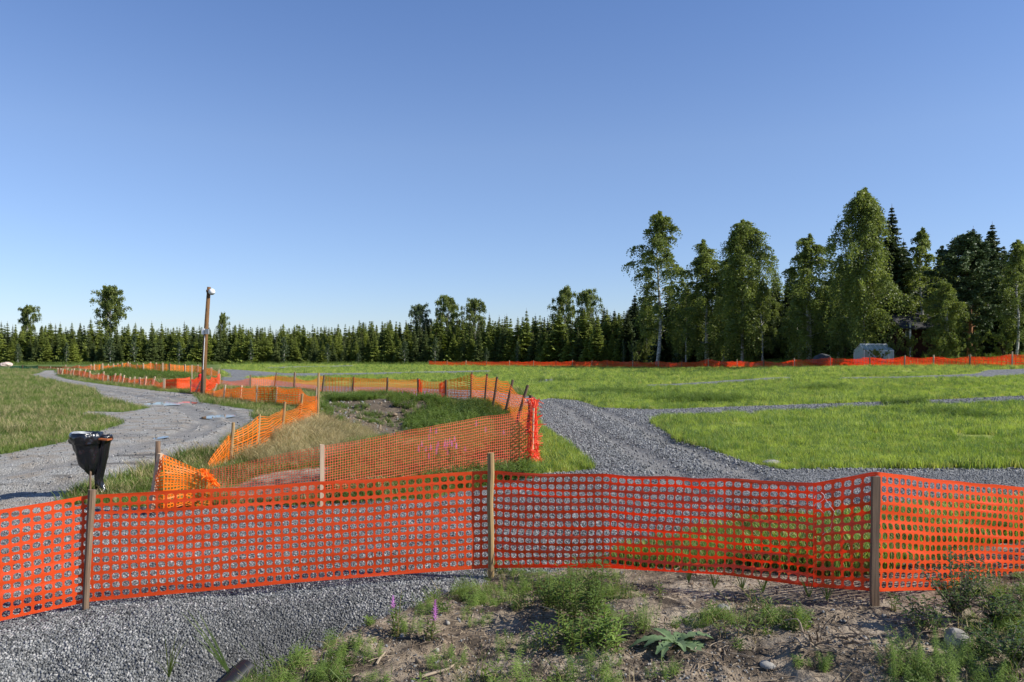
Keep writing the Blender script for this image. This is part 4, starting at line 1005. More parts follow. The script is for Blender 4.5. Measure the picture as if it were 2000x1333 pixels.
for u, vt, vb, vi, wpx, rh, lab, dY in BT:
    r_ = (u-1000)/FPX; Y = float(far_y(r_))+dY; g = onground(r_*Y, Y); ht = CH-(vt-HV)/FPX*Y-g.z; sc = ht/rh
    wd = wpx/FPX*Y; nat = {0: 6.6, 1: 7.2, 2: 6.0, 3: 8.6, 4: 6.0}[vi]; ws = wd/nat*.95
    cr, tk = BV[vi]; tree('birch_tree', g, [('crown', cr), ('trunk', tk)], (ws, ws, sc), rnd.uniform(-.4, .4) if u in (1285, 1446) else rnd.uniform(0, 6.28), lab)
for i, (u, vt) in enumerate([(1225, 606), (1262, 590), (1308, 560), (1330, 575), (1362, 545), (1420, 540), (1468, 520), (1500, 560), (1545, 560), (1562, 520), (1612, 540), (1630, 560), (1655, 500), (1715, 520), (1775, 540), (1830, 560), (1866, 520), (1930, 520), (1960, 540)]):
    r_ = (u-1000)/FPX; Y = float(far_y(r_))+19+(i*7 % 9); g = onground(r_*Y, Y); ht = CH-(vt-HV)/FPX*Y-g.z; cr, tk = BV[(1, 2, 4)[i % 3]] if i % 2 else SPD[i % 4]; sc = ht/(20 if i % 2 else 15)*(1.1 if (i % 2 and i % 3 == 2) else 1); w = sc*(1.25 if i % 2 else 1.35)
    tree('birch_tree' if i % 2 else 'spruce_tree', g, [('crown', cr), ('trunk', tk)], (w, w, sc), i*1.7, ('shaded broadleaf tree' if i % 2 else 'shaded dark spruce')+' in the second row behind the tall birches', 'second row '+('broadleaf trees' if i % 2 else 'spruces')+' behind the tall birches')
# pine
cr, tk = broadleaf(19, 8.5, 320, M['pine_needle'], M['bark_pine'], .20, 110, 30, 13, .22, .25, 'cone', (0, 0), 1, 1.1)
r_ = (1893-1000)/FPX; Y = float(far_y(r_))+14; g = onground(r_*Y, Y); ht = CH-(456-HV)/FPX*Y-g.z
tree('pine_tree', g, [('crown', cr), ('trunk', tk)], (1.15, 1.15, ht/19), .5, 'broad dark pine with a straight brown trunk near the right edge')
# round trees over the low forest
RT = [(215, 565, 182, 68, .42, 'broad lone birch rising above the left forest edge'), (52, 601, 184, 38, .5, 'small round tree rising above the forest at far left'), (820, 600, 162, 42, .35, 'loose pale birch, leftmost of the broadleaf trees in the middle forest'), (876, 583, 160, 58, .3, 'dark broadleaf tree, widest of the middle forest'),
      (928, 589, 158, 42, .3, 'round topped tree right of the widest middle tree'), (1102, 567, 148, 52, .15, 'tall birch, left one of the pair left of the big trees'), (1146, 571, 145, 44, .15, 'tall birch, right one of the pair left of the big trees'), (435, 615, 182, 24, .6, 'tiny flat topped pine above the forest right of the lamp pole')]
RM = [broadleaf(12, 6.4, 330+i, m, M['birch_bark'], z, 64, 20, 12, .19, .7, 'round', (.0, 0), 1, 1.1, tr=.14) for i, (m, z) in enumerate([(M['birch_leaf'], .42), (M['birch_leaf'], .25), (M['pale_leaf'], .3)])]
for i, (u, vt, Y, wpx, z0, lab) in enumerate(RT):
    r_ = (u-1000)/FPX; Y = edge_y(r_)+12; g = onground(r_*Y, Y); ht = CH-(vt-HV)/FPX*Y-g.z; wd = wpx/FPX*Y/6.4*1.1
    cr, tk = RM[0 if z0 >= .4 else (2 if u == 820 else 1)]
    tree('pine_tree' if u == 435 else 'broadleaf_tree', g, [('crown', cr), ('trunk', tk)], (wd, wd, ht/12), i*1.3, lab)
# pale saplings standing among the spruces
PS = [(262, 655, 18), (215, 660, 22), (35, 672, 16), (350, 668, 16), (555, 660, 20), (490, 665, 16), (640, 672, 16), (790, 668, 22), (950, 680, 14), (700, 690, 14), (1218, 664, 10), (1236, 672, 16), (130, 670, 14), (850, 660, 18), (1010, 668, 14)]
SM = broadleaf(6, 2.6, 340, M['pale_leaf'], M['birch_bark'], .06, 34, 12, 10, .24, .3, 'birch', (0, 0), 1, .6, tr=.07)
for i, (u, vt, wpx) in enumerate(PS):
    r_ = (u-1000)/FPX; Y = edge_y(r_)-2.5; g = onground(r_*Y, Y); ht = CH-(vt-HV)/FPX*Y-g.z
    tree('birch_sapling', g, [('crown', SM[0]), ('trunk', SM[1])], (wpx/FPX*Y/2.6, wpx/FPX*Y/2.6, ht/6), i, 'pale young birch standing in front of the spruce forest edge', 'pale saplings along the forest edge')
# bushes near the house and along the far fence
BS = broadleaf(3, 3.2, 350, M['birch_leaf'], M['bark'], .02, 34, 9, 9, .16, .2, 'round', (0, 0), 3, .5, tr=.04)
BU = [(1744, 672, 22, 6, 'bushy green shrub right of the greenhouse'), (1778, 662, 36, 8, 'dark conifer bush in front of the house porch'), (1826, 655, 56, 8, 'leafy bush right of the house'), (1866, 662, 56, 8, 'bush at the foot of the big pine'), (1905, 655, 50, 10, 'grey green bush under the big pine'), (1960, 650, 70, 12, 'bush by the right edge under the birch'), (1712, 686, 34, 3, 'low round shrub in front of the greenhouse'), (1650, 668, 30, 12, 'shrub in the shade of the tallest birch'),
      (1335, 668, 40, 13, 'undergrowth bush between the first birches'), (1480, 664, 44, 16, 'bush in the dark gap right of the birch pair'), (1540, 668, 44, 16, 'bush behind the slim pale birch'), (1245, 672, 30, 8, 'light green bush left of the bare birch trunk'), (1420, 668, 40, 18, 'bush behind the birch pair')]
for i, (u, vt, wpx, dY, lab) in enumerate(BU):
    r_ = (u-1000)/FPX; Y = float(far_y(r_))+dY; g = onground(r_*Y, Y); ht = max(.6, CH-(vt-HV)/FPX*Y-g.z); wd = wpx/FPX*Y/3.2
    tree('bush', g, [('crown', BS[0]), ('trunk', BS[1])], (wd, wd, ht/3), i*2., lab, None, 'bush')
# undergrowth along the forest foot
UG = [tuft_mesh('undergrowth', M['grass_meadow'], 26, .55, .5, .03, .6, 160+i) for i in range(3)]
us = [rnd.uniform(-500, 2500) for _ in range(2600)]
P = []
for u in us:
    r_ = (u-1000)/FPX; Y = (edge_y(r_)-rnd.uniform(0, 7)) if u < 1235 else float(far_y(r_))+rnd.uniform(1, 30); P.append(tuple(onground(r_*Y, Y)))
put(scatter('undergrowth', P, RG.uniform(.6, 1.5, len(P)), [(0, 0, rnd.uniform(0, 6.28)) for _ in P], UG), 'rough grass and undergrowth along the forest foot', kind='stuff')

# ------------------------------------------------------------------ greenhouse, house
def place(u, dY): r_ = (u-1000)/FPX; Y = float(far_y(r_))+dY; return onground(r_*Y, Y)
g0 = place(1706, 5); px = g0.y/FPX
gh = root('greenhouse', g0, 'small greenhouse with white frame glazed in pale panes under the tallest birch', 'greenhouse')
W, D_, E, Rg = 56*px, 2.4, 1.5, 2.15
b = MB()
fr_pts = []
for xx in np.linspace(-W/2, W/2, 7):
    b.box((xx, -D_/2, E/2), (.05, .05, E)); b.tube([(xx, -D_/2, E), (xx*.92, 0, Rg)], .03, 5)
b.box((0, -D_/2, E), (W+.06, .08, .10)); b.box((0, 0, Rg), (W*.94, .10, .12)); b.box((0, -D_/2, .08), (W, .09, .16))
for sx in (-1, 1): b.box((sx*W/2, D_/2, E/2), (.05, .05, E)); b.tube([(sx*W/2, D_/2, E), (sx*W/2*.92, 0, Rg)], .03, 5)
b.build('frame', M['white_wood'], gh)
xs = np.linspace(-W/2, W/2, 7)
for i in range(6):
    c0_, c1 = xs[i]+.03, xs[i+1]-.03
    b = MB(); b.box(((c0_+c1)/2, -D_/2+.01, (E+.1)/2), (c1-c0_, .012, E-.2)); b.build('pane', M['ghouse'], gh)
    b = MB(); q = [Vector((c0_, -D_/2, E+.05)), Vector((c1, -D_/2, E+.05)), Vector((c1*.92, -.03, Rg-.03)), Vector((c0_*.92, -.03, Rg-.03))]
    b.add(q+[v-Vector((0, 0, .012)) for v in q], [(0, 1, 2, 3), (7, 6, 5, 4), (0, 4, 5, 1), (2, 6, 7, 3)]); b.build('pane', M['ghouse'], gh)
for sx in (-1, 1):
    b = MB(); q = [Vector((sx*W/2, -D_/2+.03, .1)), Vector((sx*W/2, D_/2-.03, .1)), Vector((sx*W/2, D_/2-.03, E)), Vector((sx*W/2*.92, 0, Rg-.06)), Vector((sx*W/2, -D_/2+.03, E))]
    b.add(q+[v+Vector((-sx*.012, 0, 0)) for v in q], [(0, 1, 2, 3, 4), (9, 8, 7, 6, 5)]); b.build('pane', M['ghouse'], gh)
g0 = place(1745, 13); px = g0.y/FPX; X = lambda u: (u-1745)*px; Zp = lambda v: CH-(v-HV)*px-g0.z
hs = root('house', g0, 'dark red wooden house with a white porch post half hidden behind trees at the right', 'house')
x0, x1, zt = X(1757), X(1830), Zp(640)
b = MB(); b.box(((x0+x1)/2, 3, zt/2), (x1-x0, 5, zt)); b.build('wall', M['red_wall'], hs)
for k in range(int((x1-x0)/.42)):
    b = MB(); b.box((x0+.2+k*.42, .485, zt/2), (.05, .03, zt-.05)); b.build('batten', M['red_wall'], hs)
b = MB(); zr0, zr1 = zt, zt+1.9; q = [(x0-.4, -1.6, zr0-.1), (x1+.3, -1.6, zr0-.1), (x1+.3, 3, zr1), (x0-.4, 3, zr1), (x1+.3, 7, zr0), (x0-.4, 7, zr0)]
b.add(q+[(a, c, d-.15) for a, c, d in q], [(0, 1, 2, 3), (3, 2, 4, 5), (7, 6, 9, 8), (8, 9, 11, 10), (0, 6, 7, 1), (1, 7, 8, 2), (2, 8, 10, 4), (6, 0, 3, 9), (9, 3, 5, 11), (5, 4, 10, 11)]); b.build('roof', M['roof'], hs)
b = MB(); b.box(((X(1760)+X(1784))/2, -1.66, Zp(632)), (X(1784)-X(1760), .06, .14)); b.build('eave_board', M['eave_wood'], hs)
b = MB(); b.box((X(1764.5), -1.45, Zp(632)/2), (.13, .13, Zp(632))); b.build('porch_post', M['white_wood'], hs)
for (ua, ub) in ((1773, 1783),):
    b = MB(); zc = (Zp(648)+Zp(656))/2; wz = Zp(648)-Zp(656)+.15; xc = (X(ua)+X(ub))/2; ww = X(ub)-X(ua)
    for sx in (-1, 1): b.box((xc+sx*ww/2, .46, zc), (.08, .07, wz+.08))
    for sz in (-1, 1): b.box((xc, .46, zc+sz*wz/2), (ww-.08, .07, .08))
    w_ = b.build('window', M['white_wood'], hs); b = MB(); b.box((xc, .475, zc), (ww-.08, .02, wz-.08)); b.build('pane', M['glass'], w_)
def cyl_thing(name, u, dY, r, h, mat, label, cat):
    g = place(u, dY); b = MB(); b.tube([(0, 0, 0), (0, 0, h*.33), (0, 0, h*.34), (0, 0, h*.66), (0, 0, h*.67), (0, 0, h*.97), (0, 0, h)], [r, r, r*1.05, r*1.05, r, r, r*.9], 14)
    o = b.build(name, M[mat], None, True); o.location = g; put(o, label, cat)
cyl_thing('barrel', 1674, 5.5, .28, .95, 'blue_paint', 'upright blue barrel at the left end of the greenhouse', 'barrel')

# ------------------------------------------------------------------ boulders and rocks
def rock_mesh(seed, mat, sx, sy, sz, sub=3, rough=.25):
    import bmesh
    bm = bmesh.new(); bmesh.ops.create_icosphere(bm, subdivisions=sub, radius=.5)
    for v in bm.verts:
        c = v.co; n1 = float(fbm(c.x*3+seed*7+c.z*2, c.y*3+c.z*1.5, seed, 3))
        v.co = Vector((c.x*sx, c.y*sy, c.z*sz))*(1+rough*2*n1)
    me = bpy.data.meshes.new('rock'); bm.to_mesh(me); bm.free(); me.materials.append(mat); return me
def rock(u, v, wpx, asp, seed, mat, label, name='rock', sink=.25, Y=None):
    g = hit(u, v) if Y is None else onground((u-1000)/FPX*Y, Y); w = wpx/FPX*g.y
    me = rock_mesh(seed, M[mat], w, w*.8, w*asp); o = link(name, me, None, (g.x, g.y, g.z+w*asp*(.5-sink))); o.rotation_euler = (0, 0, seed); put(o, label, 'rock')
rock(1868, 1262, 58, .75, 1, 'rock', 'pale grey boulder in the weeds under the leafy shrub at lower right')
rock(1499, 1306, 34, .4, 2, 'rock', 'flat pale stone lying on the bare soil at the bottom right of centre')
rock(1413, 1192, 26, .6, 3, 'rock', 'small pale stone on the sandy soil below the fence')
rock(1506, 906, 46, .22, 4, 'rock', 'flat pale slab at the edge of the green field beside the gravel track')
rock(12, 722, 26, .45, 5, 'rock_pink', 'long pinkish boulder at the far left forest edge', Y=140)
rock(1606, 706, 42, .75, 6, 'rock_dark', 'dark blue grey boulder behind the far fence beside the slim birch', Y=float(far_y(.39))+5)
rock(663, 899, 16, .6, 7, 'rock_pink', 'small whitish stone, left one of the pair behind the fine mesh net')
rock(701, 893, 24, .55, 8, 'rock_pink', 'pinkish stone, right one of the pair behind the fine mesh net')
rock(728, 868, 12, .5, 9, 'rock_pink', 'small pale stone above the pinkish pair behind the fine mesh net')
rock(700, 818, 26, .25, 10, 'clod', 'flat grey stone in the dark soil of the hollow')
rock(768, 812, 22, .35, 11, 'clod', 'grey stone at the foot of the weedy bank')
for i, (u, v, w) in enumerate([(266, 733, 9), (279, 731, 8), (250, 735, 8), (295, 733, 10), (312, 735, 9), (235, 737, 7), (277, 742, 8), (300, 745, 10), (328, 736, 8)]):
    rock(u, v, w, .5, 20+i, 'rock', 'pale stone in the rubble inside the left loop of fence'); bpy.context.scene.objects[-1]
for o in S.objects:
    if o.get('label', '').startswith('pale stone in the rubble'): o['group'] = 'rubble stones in the left fence loop'
for i, (u, v, w) in enumerate([(1300, 697, 12), (1459, 694, 8), (1483, 694, 18), (1260, 699, 10)]):
    rock(u, v+6, w, .5, 40+i, 'rock', ['grey stone behind the far fence under the leftmost birch', 'small stone left of a flat stone in the grass behind the far fence', 'flat grey stone in the grass right of the birch pair', 'low stone behind the far fence near the dark spruces'][i], Y=float(far_y((u-1000)/FPX))+7)

# ------------------------------------------------------------------ foreground plants
def leaf_to(b, o, d, up, L, W, bend=.4, mi=0, wav=0, seg=4):
    """one folded, bending leaf from point o along d"""
    d = d.normalized(); side = d.cross(up)
    if side.length < .05: side = d.cross(Vector((1, 0, 0)))
    side.normalize(); nrm = side.cross(d).normalized(); base = len(b.v); p = Vector(o); dd = d.copy()
    for i in range(seg+1):
        t = i/seg; w = W*.5*math.sin(PI*min(.97, t*.90+.06))**.8*(1+wav*math.sin(i*2.6))
        b.v += [tuple(p-side*w+nrm*w*.35), tuple(p), tuple(p+side*w+nrm*w*.35)]
        if i < seg:
            p = p+dd*(L/seg); dd = (dd-nrm*0+Vector((0, 0, -bend/seg))).normalized()
            q = base+i*3; b.f += [(q, q+1, q+4, q+3), (q+1, q+2, q+5, q+4)]; b.m += [mi, mi]
def stemmed(seed, n_st, h, leaf_l, leaf_w, leaves, spread, mats, flower=0, bend=.5, whorl=2.4, up=.5, leanm=.25, name='plant'):
    """plant of several stems carrying spiralling leaves; origin at the foot"""
    r = random.Random(seed); S_ = MB(); Lf = MB(); Fl = MB()
    for k in range(n_st):
        a = r.uniform(0, 2*PI); d = spread*math.sqrt(r.random()); b0 = Vector((math.cos(a)*d, math.sin(a)*d, -.02)); hh = h*r.uniform(.6, 1.1)
        ln = Vector((math.cos(a)*leanm*r.random(), math.sin(a)*leanm*r.random(), 1))
        pts = [b0+Vector((ln.x*hh*t*t, ln.y*hh*t*t, hh*t)) for t in (0, .25, .5, .75, 1)]
        S_.tube(pts, [q*(.45 if leaf_w < .006 else 1) for q in (.004, .0035, .003, .0025, .0015)], 4, 0, False)
        for i in range(leaves):
            t = .08+.9*(i+r.random()*.6)/leaves; kk = min(3, int(t*4)); p = pts[kk].lerp(pts[kk+1], t*4-kk); aa = i*whorl+r.uniform(-.3, .3)
            L = leaf_l*r.uniform(.7, 1.15)*(1.1-.55*abs(t-.45)*2*.8)
            leaf_to(Lf, p, Vector((math.cos(aa), math.sin(aa), up*r.uniform(.6, 1.4))), Vector((0, 0, 1)), L, leaf_w*L/leaf_l, bend, seg=3)
        if flower and k < flower:
            for i in range(26):
                t = i/26; p = pts[-1]+Vector((0, 0, -.03+t*.11)); aa = i*2.4; q = .030*(1.1-t)
                leaf_to(Fl, p, Vector((math.cos(aa), math.sin(aa), .5)), Vector((0, 0, 1)), q+.006, .015, .2, seg=2)
    return S_, Lf, Fl
def plant(name, u, v, args, label, cat='plant', group=None, leafmat='weed', stem='stem', Y=None, rs=1.):
    g = hit(u, v) if Y is None else at(u, v, Y)
    rt = root(name, g, label, cat, group); args = dict(args); args['spread'] *= 1.2 if leafmat == 'horsetail' else 1; args['n_st'] = int(args['n_st']*(.65 if leafmat == 'horsetail' and name == 'horsetail_plant' else 1)); S_, Lf, Fl = stemmed(**args)
    if S_.v: S_.build('stem', M[stem], rt)
    if Lf.v: put(Lf.build('foliage', M[leafmat], rt))
    if Fl.v: Fl.build('flower', M['flower'], rt)
    rt.rotation_euler = (0, 0, rnd.uniform(0, 6.28)); rt.scale = (rs, rs, rs)
    return rt
A_ = dict
plant('fireweed_plant', 1130, 1215, A_(seed=1, n_st=26, h=.50, leaf_l=.10, leaf_w=.022, leaves=24, spread=.20, mats=0), 'bushy bright green willowherb clump in front of the fence, tallest near the middle', leafmat='weed')
plant('fireweed_plant', 1165, 1262, A_(seed=2, n_st=20, h=.28, leaf_l=.085, leaf_w=.028, leaves=16, spread=.2, mats=0), 'lower willowherb clump with broad pale leaves just right of and below the tall one', leafmat='horsetail')
plant('fireweed_plant', 1075, 1185, A_(seed=3, n_st=16, h=.34, leaf_l=.09, leaf_w=.018, leaves=20, spread=.2, mats=0), 'thin willowherb sprigs left of the tall clump', leafmat='weed')
plant('fireweed_plant', 1100, 1262, A_(seed=31, n_st=18, h=.28, leaf_l=.08, leaf_w=.02, leaves=18, spread=.22, mats=0), 'short willowherb sprigs at the lower left of the tall clump', leafmat='weed')
plant('fireweed_plant', 774, 1248, A_(seed=4, n_st=5, h=.36, leaf_l=.09, leaf_w=.017, leaves=16, spread=.07, mats=0, flower=1), 'fireweed with one tall purple flower head on the edge of the gravel hollow', leafmat='weed')
plant('fireweed_plant', 832, 1252, A_(seed=5, n_st=4, h=.24, leaf_l=.08, leaf_w=.017, leaves=12, spread=.07, mats=0, flower=2), 'short fireweed with small purple flowers right of the taller flowering one', leafmat='weed')
plant('fireweed_plant', 1285, 1168, A_(seed=6, n_st=2, h=.22, leaf_l=.07, leaf_w=.014, leaves=14, spread=.02, mats=0), 'single upright willowherb sprig on bare soil in front of the net', leafmat='weed')
plant('fireweed_plant', 1745, 1195, A_(seed=7, n_st=3, h=.2, leaf_l=.06, leaf_w=.014, leaves=12, spread=.03, mats=0), 'slim sprig right of the weathered square post', leafmat='weed')
plant('weed_plant', 1490, 1192, A_(seed=8, n_st=5, h=.30, leaf_l=.06, leaf_w=.022, leaves=7, spread=.10, mats=0, leanm=.8), 'spindly dark leaved weed left of the weathered square post', leafmat='shrub_leaf')
plant('weed_plant', 1535, 1225, A_(seed=9, n_st=6, h=.22, leaf_l=.06, leaf_w=.022, leaves=8, spread=.14, mats=0, leanm=.9), 'low sprawling weed below the spindly dark one', leafmat='shrub_leaf')
plant('weed_plant', 1440, 1235, A_(seed=10, n_st=8, h=.14, leaf_l=.06, leaf_w=.018, leaves=8, spread=.16, mats=0, leanm=.9), 'low weed right above the large leaf rosette', leafmat='weed')
plant('weed_plant', 1255, 1235, A_(seed=32, n_st=7, h=.17, leaf_l=.05, leaf_w=.014, leaves=10, spread=.08, mats=0, leanm=.6), 'small weed immediately left of the large leaf rosette', leafmat='weed')
for i, (u, v, n_, h_, sp_, lab) in enumerate([(1262, 1228, 26, .26, .07, 'tall feathery horsetail clump left of the rosette'), (985, 1165, 30, .16, .16, 'horsetail clump at the foot of the middle post'), (1040, 1150, 26, .18, .14, 'horsetail clump right of the middle post under the net'), (800, 1235, 22, .16, .10, 'horsetail between the two purple flowers'),
        (700, 1285, 30, .16, .14, 'horsetail clump on the rim of the gravel hollow'), (645, 1322, 26, .15, .12, 'horsetail clump at the bottom rim of the gravel hollow'), (880, 1300, 24, .13, .14, 'sparse horsetail on the soil right of the hollow'), (1160, 1312, 34, .18, .16, 'horsetail clump at the bottom edge below the willowherb'), (1005, 1270, 26, .13, .16, 'sparse horsetail left of the willowherb'),
        (1830, 1305, 70, .24, .22, 'large feathery horsetail clump at the lower right'), (1770, 1318, 40, .2, .16, 'horsetail clump left of the large one at the lower right'), (1590, 1300, 20, .13, .12, 'thin horsetail left of the dead root'), (1900, 1325, 40, .2, .18, 'horsetail clump in the lower right corner'), (1210, 1215, 20, .16, .1, 'horsetail right of the tall willowherb'), (930, 1215, 20, .12, .12, 'thin horsetail left below the middle post'), (1290, 1325, 18, .14, .1, 'thin horsetail at the bottom edge under the rosette')]):
    plant('horsetail_plant', u, v, A_(seed=60+i, n_st=n_, h=h_, leaf_l=.036, leaf_w=.0040, leaves=54, spread=sp_, mats=0, bend=.9, up=.15, whorl=1.9, leanm=.35), lab, leafmat='horsetail', stem='horsetail')
# rosette
g = hit(1318, 1262); rt = root('rosette_plant', g, 'large grey green rosette of long toothed leaves on bare soil', 'plant')
r = random.Random(5)
for k in range(13):
    a = k*2*PI/13+r.uniform(-.2, .2); L = r.uniform(.24, .38); b = MB()
    leaf_to(b, Vector((math.cos(a)*.012, math.sin(a)*.012, .01)), Vector((math.cos(a), math.sin(a), r.uniform(.35, .95))), Vector((0, 0, 1)), L, .075*r.uniform(.85, 1.2), r.uniform(1.0, 1.7), wav=.32, seg=13)
    b.build('leaf', M['dock_leaf'], rt)
# shrub
def shrub(u, v, h, seed, label, nb=16, leafs=15, w=.5, ll=.05):
    g = hit(u, v); rt = root('shrub', g, label, 'shrub'); r = random.Random(seed); S_ = MB(); Lf = MB()
    for k in range(nb):
        a = r.uniform(0, 2*PI); el = r.uniform(.5, 1.6); L = h*r.uniform(.5, 1.1)
        dr = Vector((math.cos(a)*w, math.sin(a)*w, el)).normalized(); p0 = Vector((r.uniform(-.03, .03), r.uniform(-.03, .03), 0)); pts = [p0]
        for i in range(5): dr = (dr+Vector((r.uniform(-.2, .2), r.uniform(-.2, .2), .03))).normalized(); pts.append(pts[-1]+dr*L/5)
        S_.tube(pts, [.006, .005, .004, .003, .002, .001], 5, 0, False)
        for i in range(leafs):
            t = .18+.82*(i+r.random())/leafs; kk = min(4, int(t*5)); p = pts[kk].lerp(pts[kk+1], t*5-kk); aa = i*2.4+r.uniform(-.5, .5)
            leaf_to(Lf, p, Vector((math.cos(aa), math.sin(aa), r.uniform(-.1, .8))), Vector((0, 0, 1)), ll*r.uniform(.6, 1.2), ll*.5*r.uniform(.8, 1.1), r.uniform(.3, 1.1), seg=3)
    S_.build('stem', M['twig'], rt); Lf.build('foliage', M['shrub_leaf'], rt)
shrub(1872, 1210, .52, 1, 'dark leafy shrub rising in front of the right end of the net', 24, 20, .6)
shrub(1810, 1235, .34, 2, 'low leafy branch left of the dark leafy shrub', 14, 16, .9)
shrub(1945, 1225, .36, 3, 'leafy shrub at the right edge below the net', 18, 18, .9)
shrub(1985, 1300, .30, 4, 'leafy shrub in the lower right corner', 18, 18, .9)
shrub(1920, 1290, .26, 5, 'low leafy shoots above the lower right horsetail', 14, 14, .9)
# reeds and dry tufts
def blades(name, u, v, tips, label, mat, w=.012, grp=None):
    g = hit(u, v); rt = root(name, g, label, 'grass', grp); b = MB()
    for (ut, vt, bulge) in tips:
        t = at(ut, vt, g.y-.02)-g; seg = 7
        side = Vector((1, 0, .0)) if abs(t.z) > abs(t.x) else Vector((0, 0, 1)); prev = []
        base = len(b.v)
        for i in range(seg+1):
            a = i/seg; p = t*a+Vector((0, -bulge*.3*math.sin(a*PI), bulge*math.sin(a*PI))); ww = w*(1-a)**.6*.5+.0006
            b.v += [tuple(p-side*ww), tuple(p+side*ww)]
            if i: q = base+i*2; b.f.append((q-2, q-1, q+1, q)); b.m.append(0)
    b.build('blade', M[mat], rt)
blades('reed', 452, 1326, [(363, 1188, .03), (385, 1190, .02), (352, 1194, .05), (392, 1262, .05), (375, 1240, .04), (410, 1230, .01)], 'long pale green reed leaning left over the gravel ditch', 'reed', .020)
blades('dry_reed', 330, 1328, [(322, 1240, .02), (345, 1235, .02), (372, 1245, .05), (350, 1255, .03), (355, 1300, .08), (300, 1290, .04), (335, 1262, .01)], 'drying grass tuft left of the long reed in the gravel ditch', 'grass_meadow', .010)
for i, (u, v) in enumerate([(1395, 1150), (1450, 1155), (1580, 1170), (1615, 1175), (1490, 1160), (1345, 1140)]):
    blades('grass_tuft', u, v, [(u+rnd.uniform(-22, 22), v-rnd.uniform(25, 55), rnd.uniform(0, .03)) for _ in range(9)], 'green grass tuft at the bottom hem of the net left of the square post', 'weed', .007, 'grass tufts along the net hem')
# dead root
g = hit(1640, 1262); rt = root('dead_root', g, 'tangle of grey dead roots and twigs on the soil left of the lower right horsetail', 'root'); r = random.Random(3)
for k in range(26):
    b = MB(); p = Vector((r.gauss(0, .14), r.gauss(0, .10), r.uniform(.0, .05))); d = Vector((r.uniform(-1, 1), r.uniform(-.7, .7), r.uniform(-.1, .45))).normalized(); pts = [p]
    for i in range(7): d = (d+Vector((r.gauss(0, .35), r.gauss(0, .35), r.gauss(-.04, .3)))).normalized(); pts.append(pts[-1]+d*r.uniform(.03, .06))
    q0 = r.uniform(.004, .013); b.tube(pts, [q0*(1-.11*i) for i in range(8)], 5, 0, True, .3); b.build('root', M['root' if k % 3 else 'twig'], rt)
def stick(pts, r0, label, mat='twig'):
    g = hit(*pts[0]); P_ = [hit(*q)+Vector((0, 0, .015)) for q in pts]; b = MB(); b.tube([q-g for q in P_], [r0*(1-.5*i/len(P_)) for i in range(len(P_))], 6, 0, True, .25); o = b.build('stick', M[mat]); o.location = g; put(o, label, 'stick')
stick([(820, 1328), (850, 1322), (875, 1312), (893, 1300)], .012, 'bleached stick lying on the soil at the bottom left of centre')
stick([(735, 1302), (742, 1292), (752, 1282)], .010, 'short pale stick on the soil left of the bleached stick')
stick([(962, 1200), (985, 1212), (1000, 1222)], .006, 'thin twig on the soil below the middle post')
stick([(1055, 1188), (1085, 1198), (1098, 1205)], .007, 'short twig behind the willowherb clump')
stick([(683, 830), (683.5, 812)], .05, 'short dark stub standing in the dry grass of the hollow', 'wood_bark')

# ground cover weeds (nobody could count them)
def small_weeds(nm, n, mat, seed, h, ll, lw, lv, sp, **kw):
    S_, Lf, Fl = stemmed(seed, n, h, ll, lw, lv, sp, 0, **kw); return Lf.mesh(nm, M[mat])
WV = [small_weeds('weed', 4, 'horsetail', 400, .10, .04, .004, 30, .05, up=.2, bend=.8), small_weeds('weed', 4, 'weed', 401, .07, .04, .012, 8, .04), small_weeds('weed', 5, 'horsetail', 402, .12, .045, .004, 34, .06, up=.2, bend=.8),
      tuft_mesh('weed', M['weed'], 10, .15, .04, .004, .9, 403), tuft_mesh('weed', M['grass_meadow'], 7, .19, .05, .004, .9, 407), small_weeds('weed', 4, 'weed', 408, .13, .06, .014, 12, .06), tuft_mesh('weed', M['grass_dry'], 9, .10, .05, .004, 1.3, 404), small_weeds('weed', 5, 'shrub_leaf', 405, .06, .03, .014, 7, .05)]
x, y = cloud(15000, -.75, .75, 4.7, 9); So = weights(x, y)[1]
dn = fbm(x*1.1, y*1.1, 81)*1.6+fbm(x*4, y*4, 82)*.8
sandy = sm(.9, 1.6, x)*sm(-1.2, -.5, y-np.interp(x, NF_X, NF_Y))*(1-sm(3.6, 4.2, x))
_rg = hit(1318, 1262); k = (So > .5) & (np.hypot(x-_rg.x, y-_rg.y+.1) > .42) & (dn-.9*sandy > RG.rand(len(x))*.75-.10); x, y = x[k], y[k]
put(scatter('ground_weeds', np.stack([x, y, gz(x, y)], -1), RG.uniform(.5, 1.3, len(x))*(1+fbm(x*2, y*2, 84)), np.stack([RG.uniform(-.35, .35, len(x)), RG.uniform(-.35, .35, len(x)), RG.uniform(0, 6.28, len(x))], -1), WV), 'small weeds and sprigs spread over the bank of soil', kind='stuff')
# straw, twigs lying about
tws = []
for i in range(4):
    b = MB(); r = random.Random(500+i); p_ = Vector((-.06, 0, 0)); pts = [p_]
    for j in range(4): pts.append(pts[-1]+Vector((.03, r.uniform(-.015, .015), r.uniform(-.004, .006))))
    b.tube(pts, [.0022, .0025, .002, .0015, .001], 4, 0, False); tws.append(b.mesh('twiglet', M['twig' if i % 2 else 'root']))
x, y = cloud(5000, -.7, .7, 4.7, 8.6); So = weights(x, y)[1]; k = So > .55; x, y = x[k], y[k]
put(scatter('twig_litter', np.stack([x, y, gz(x, y)+.006], -1), RG.uniform(.5, 1.6, len(x)), np.stack([RG.uniform(-.2, .2, len(x)), RG.uniform(-.2, .2, len(x)), RG.uniform(0, 6.28, len(x))], -1), tws), 'dry twigs and root bits littering the soil', kind='stuff')
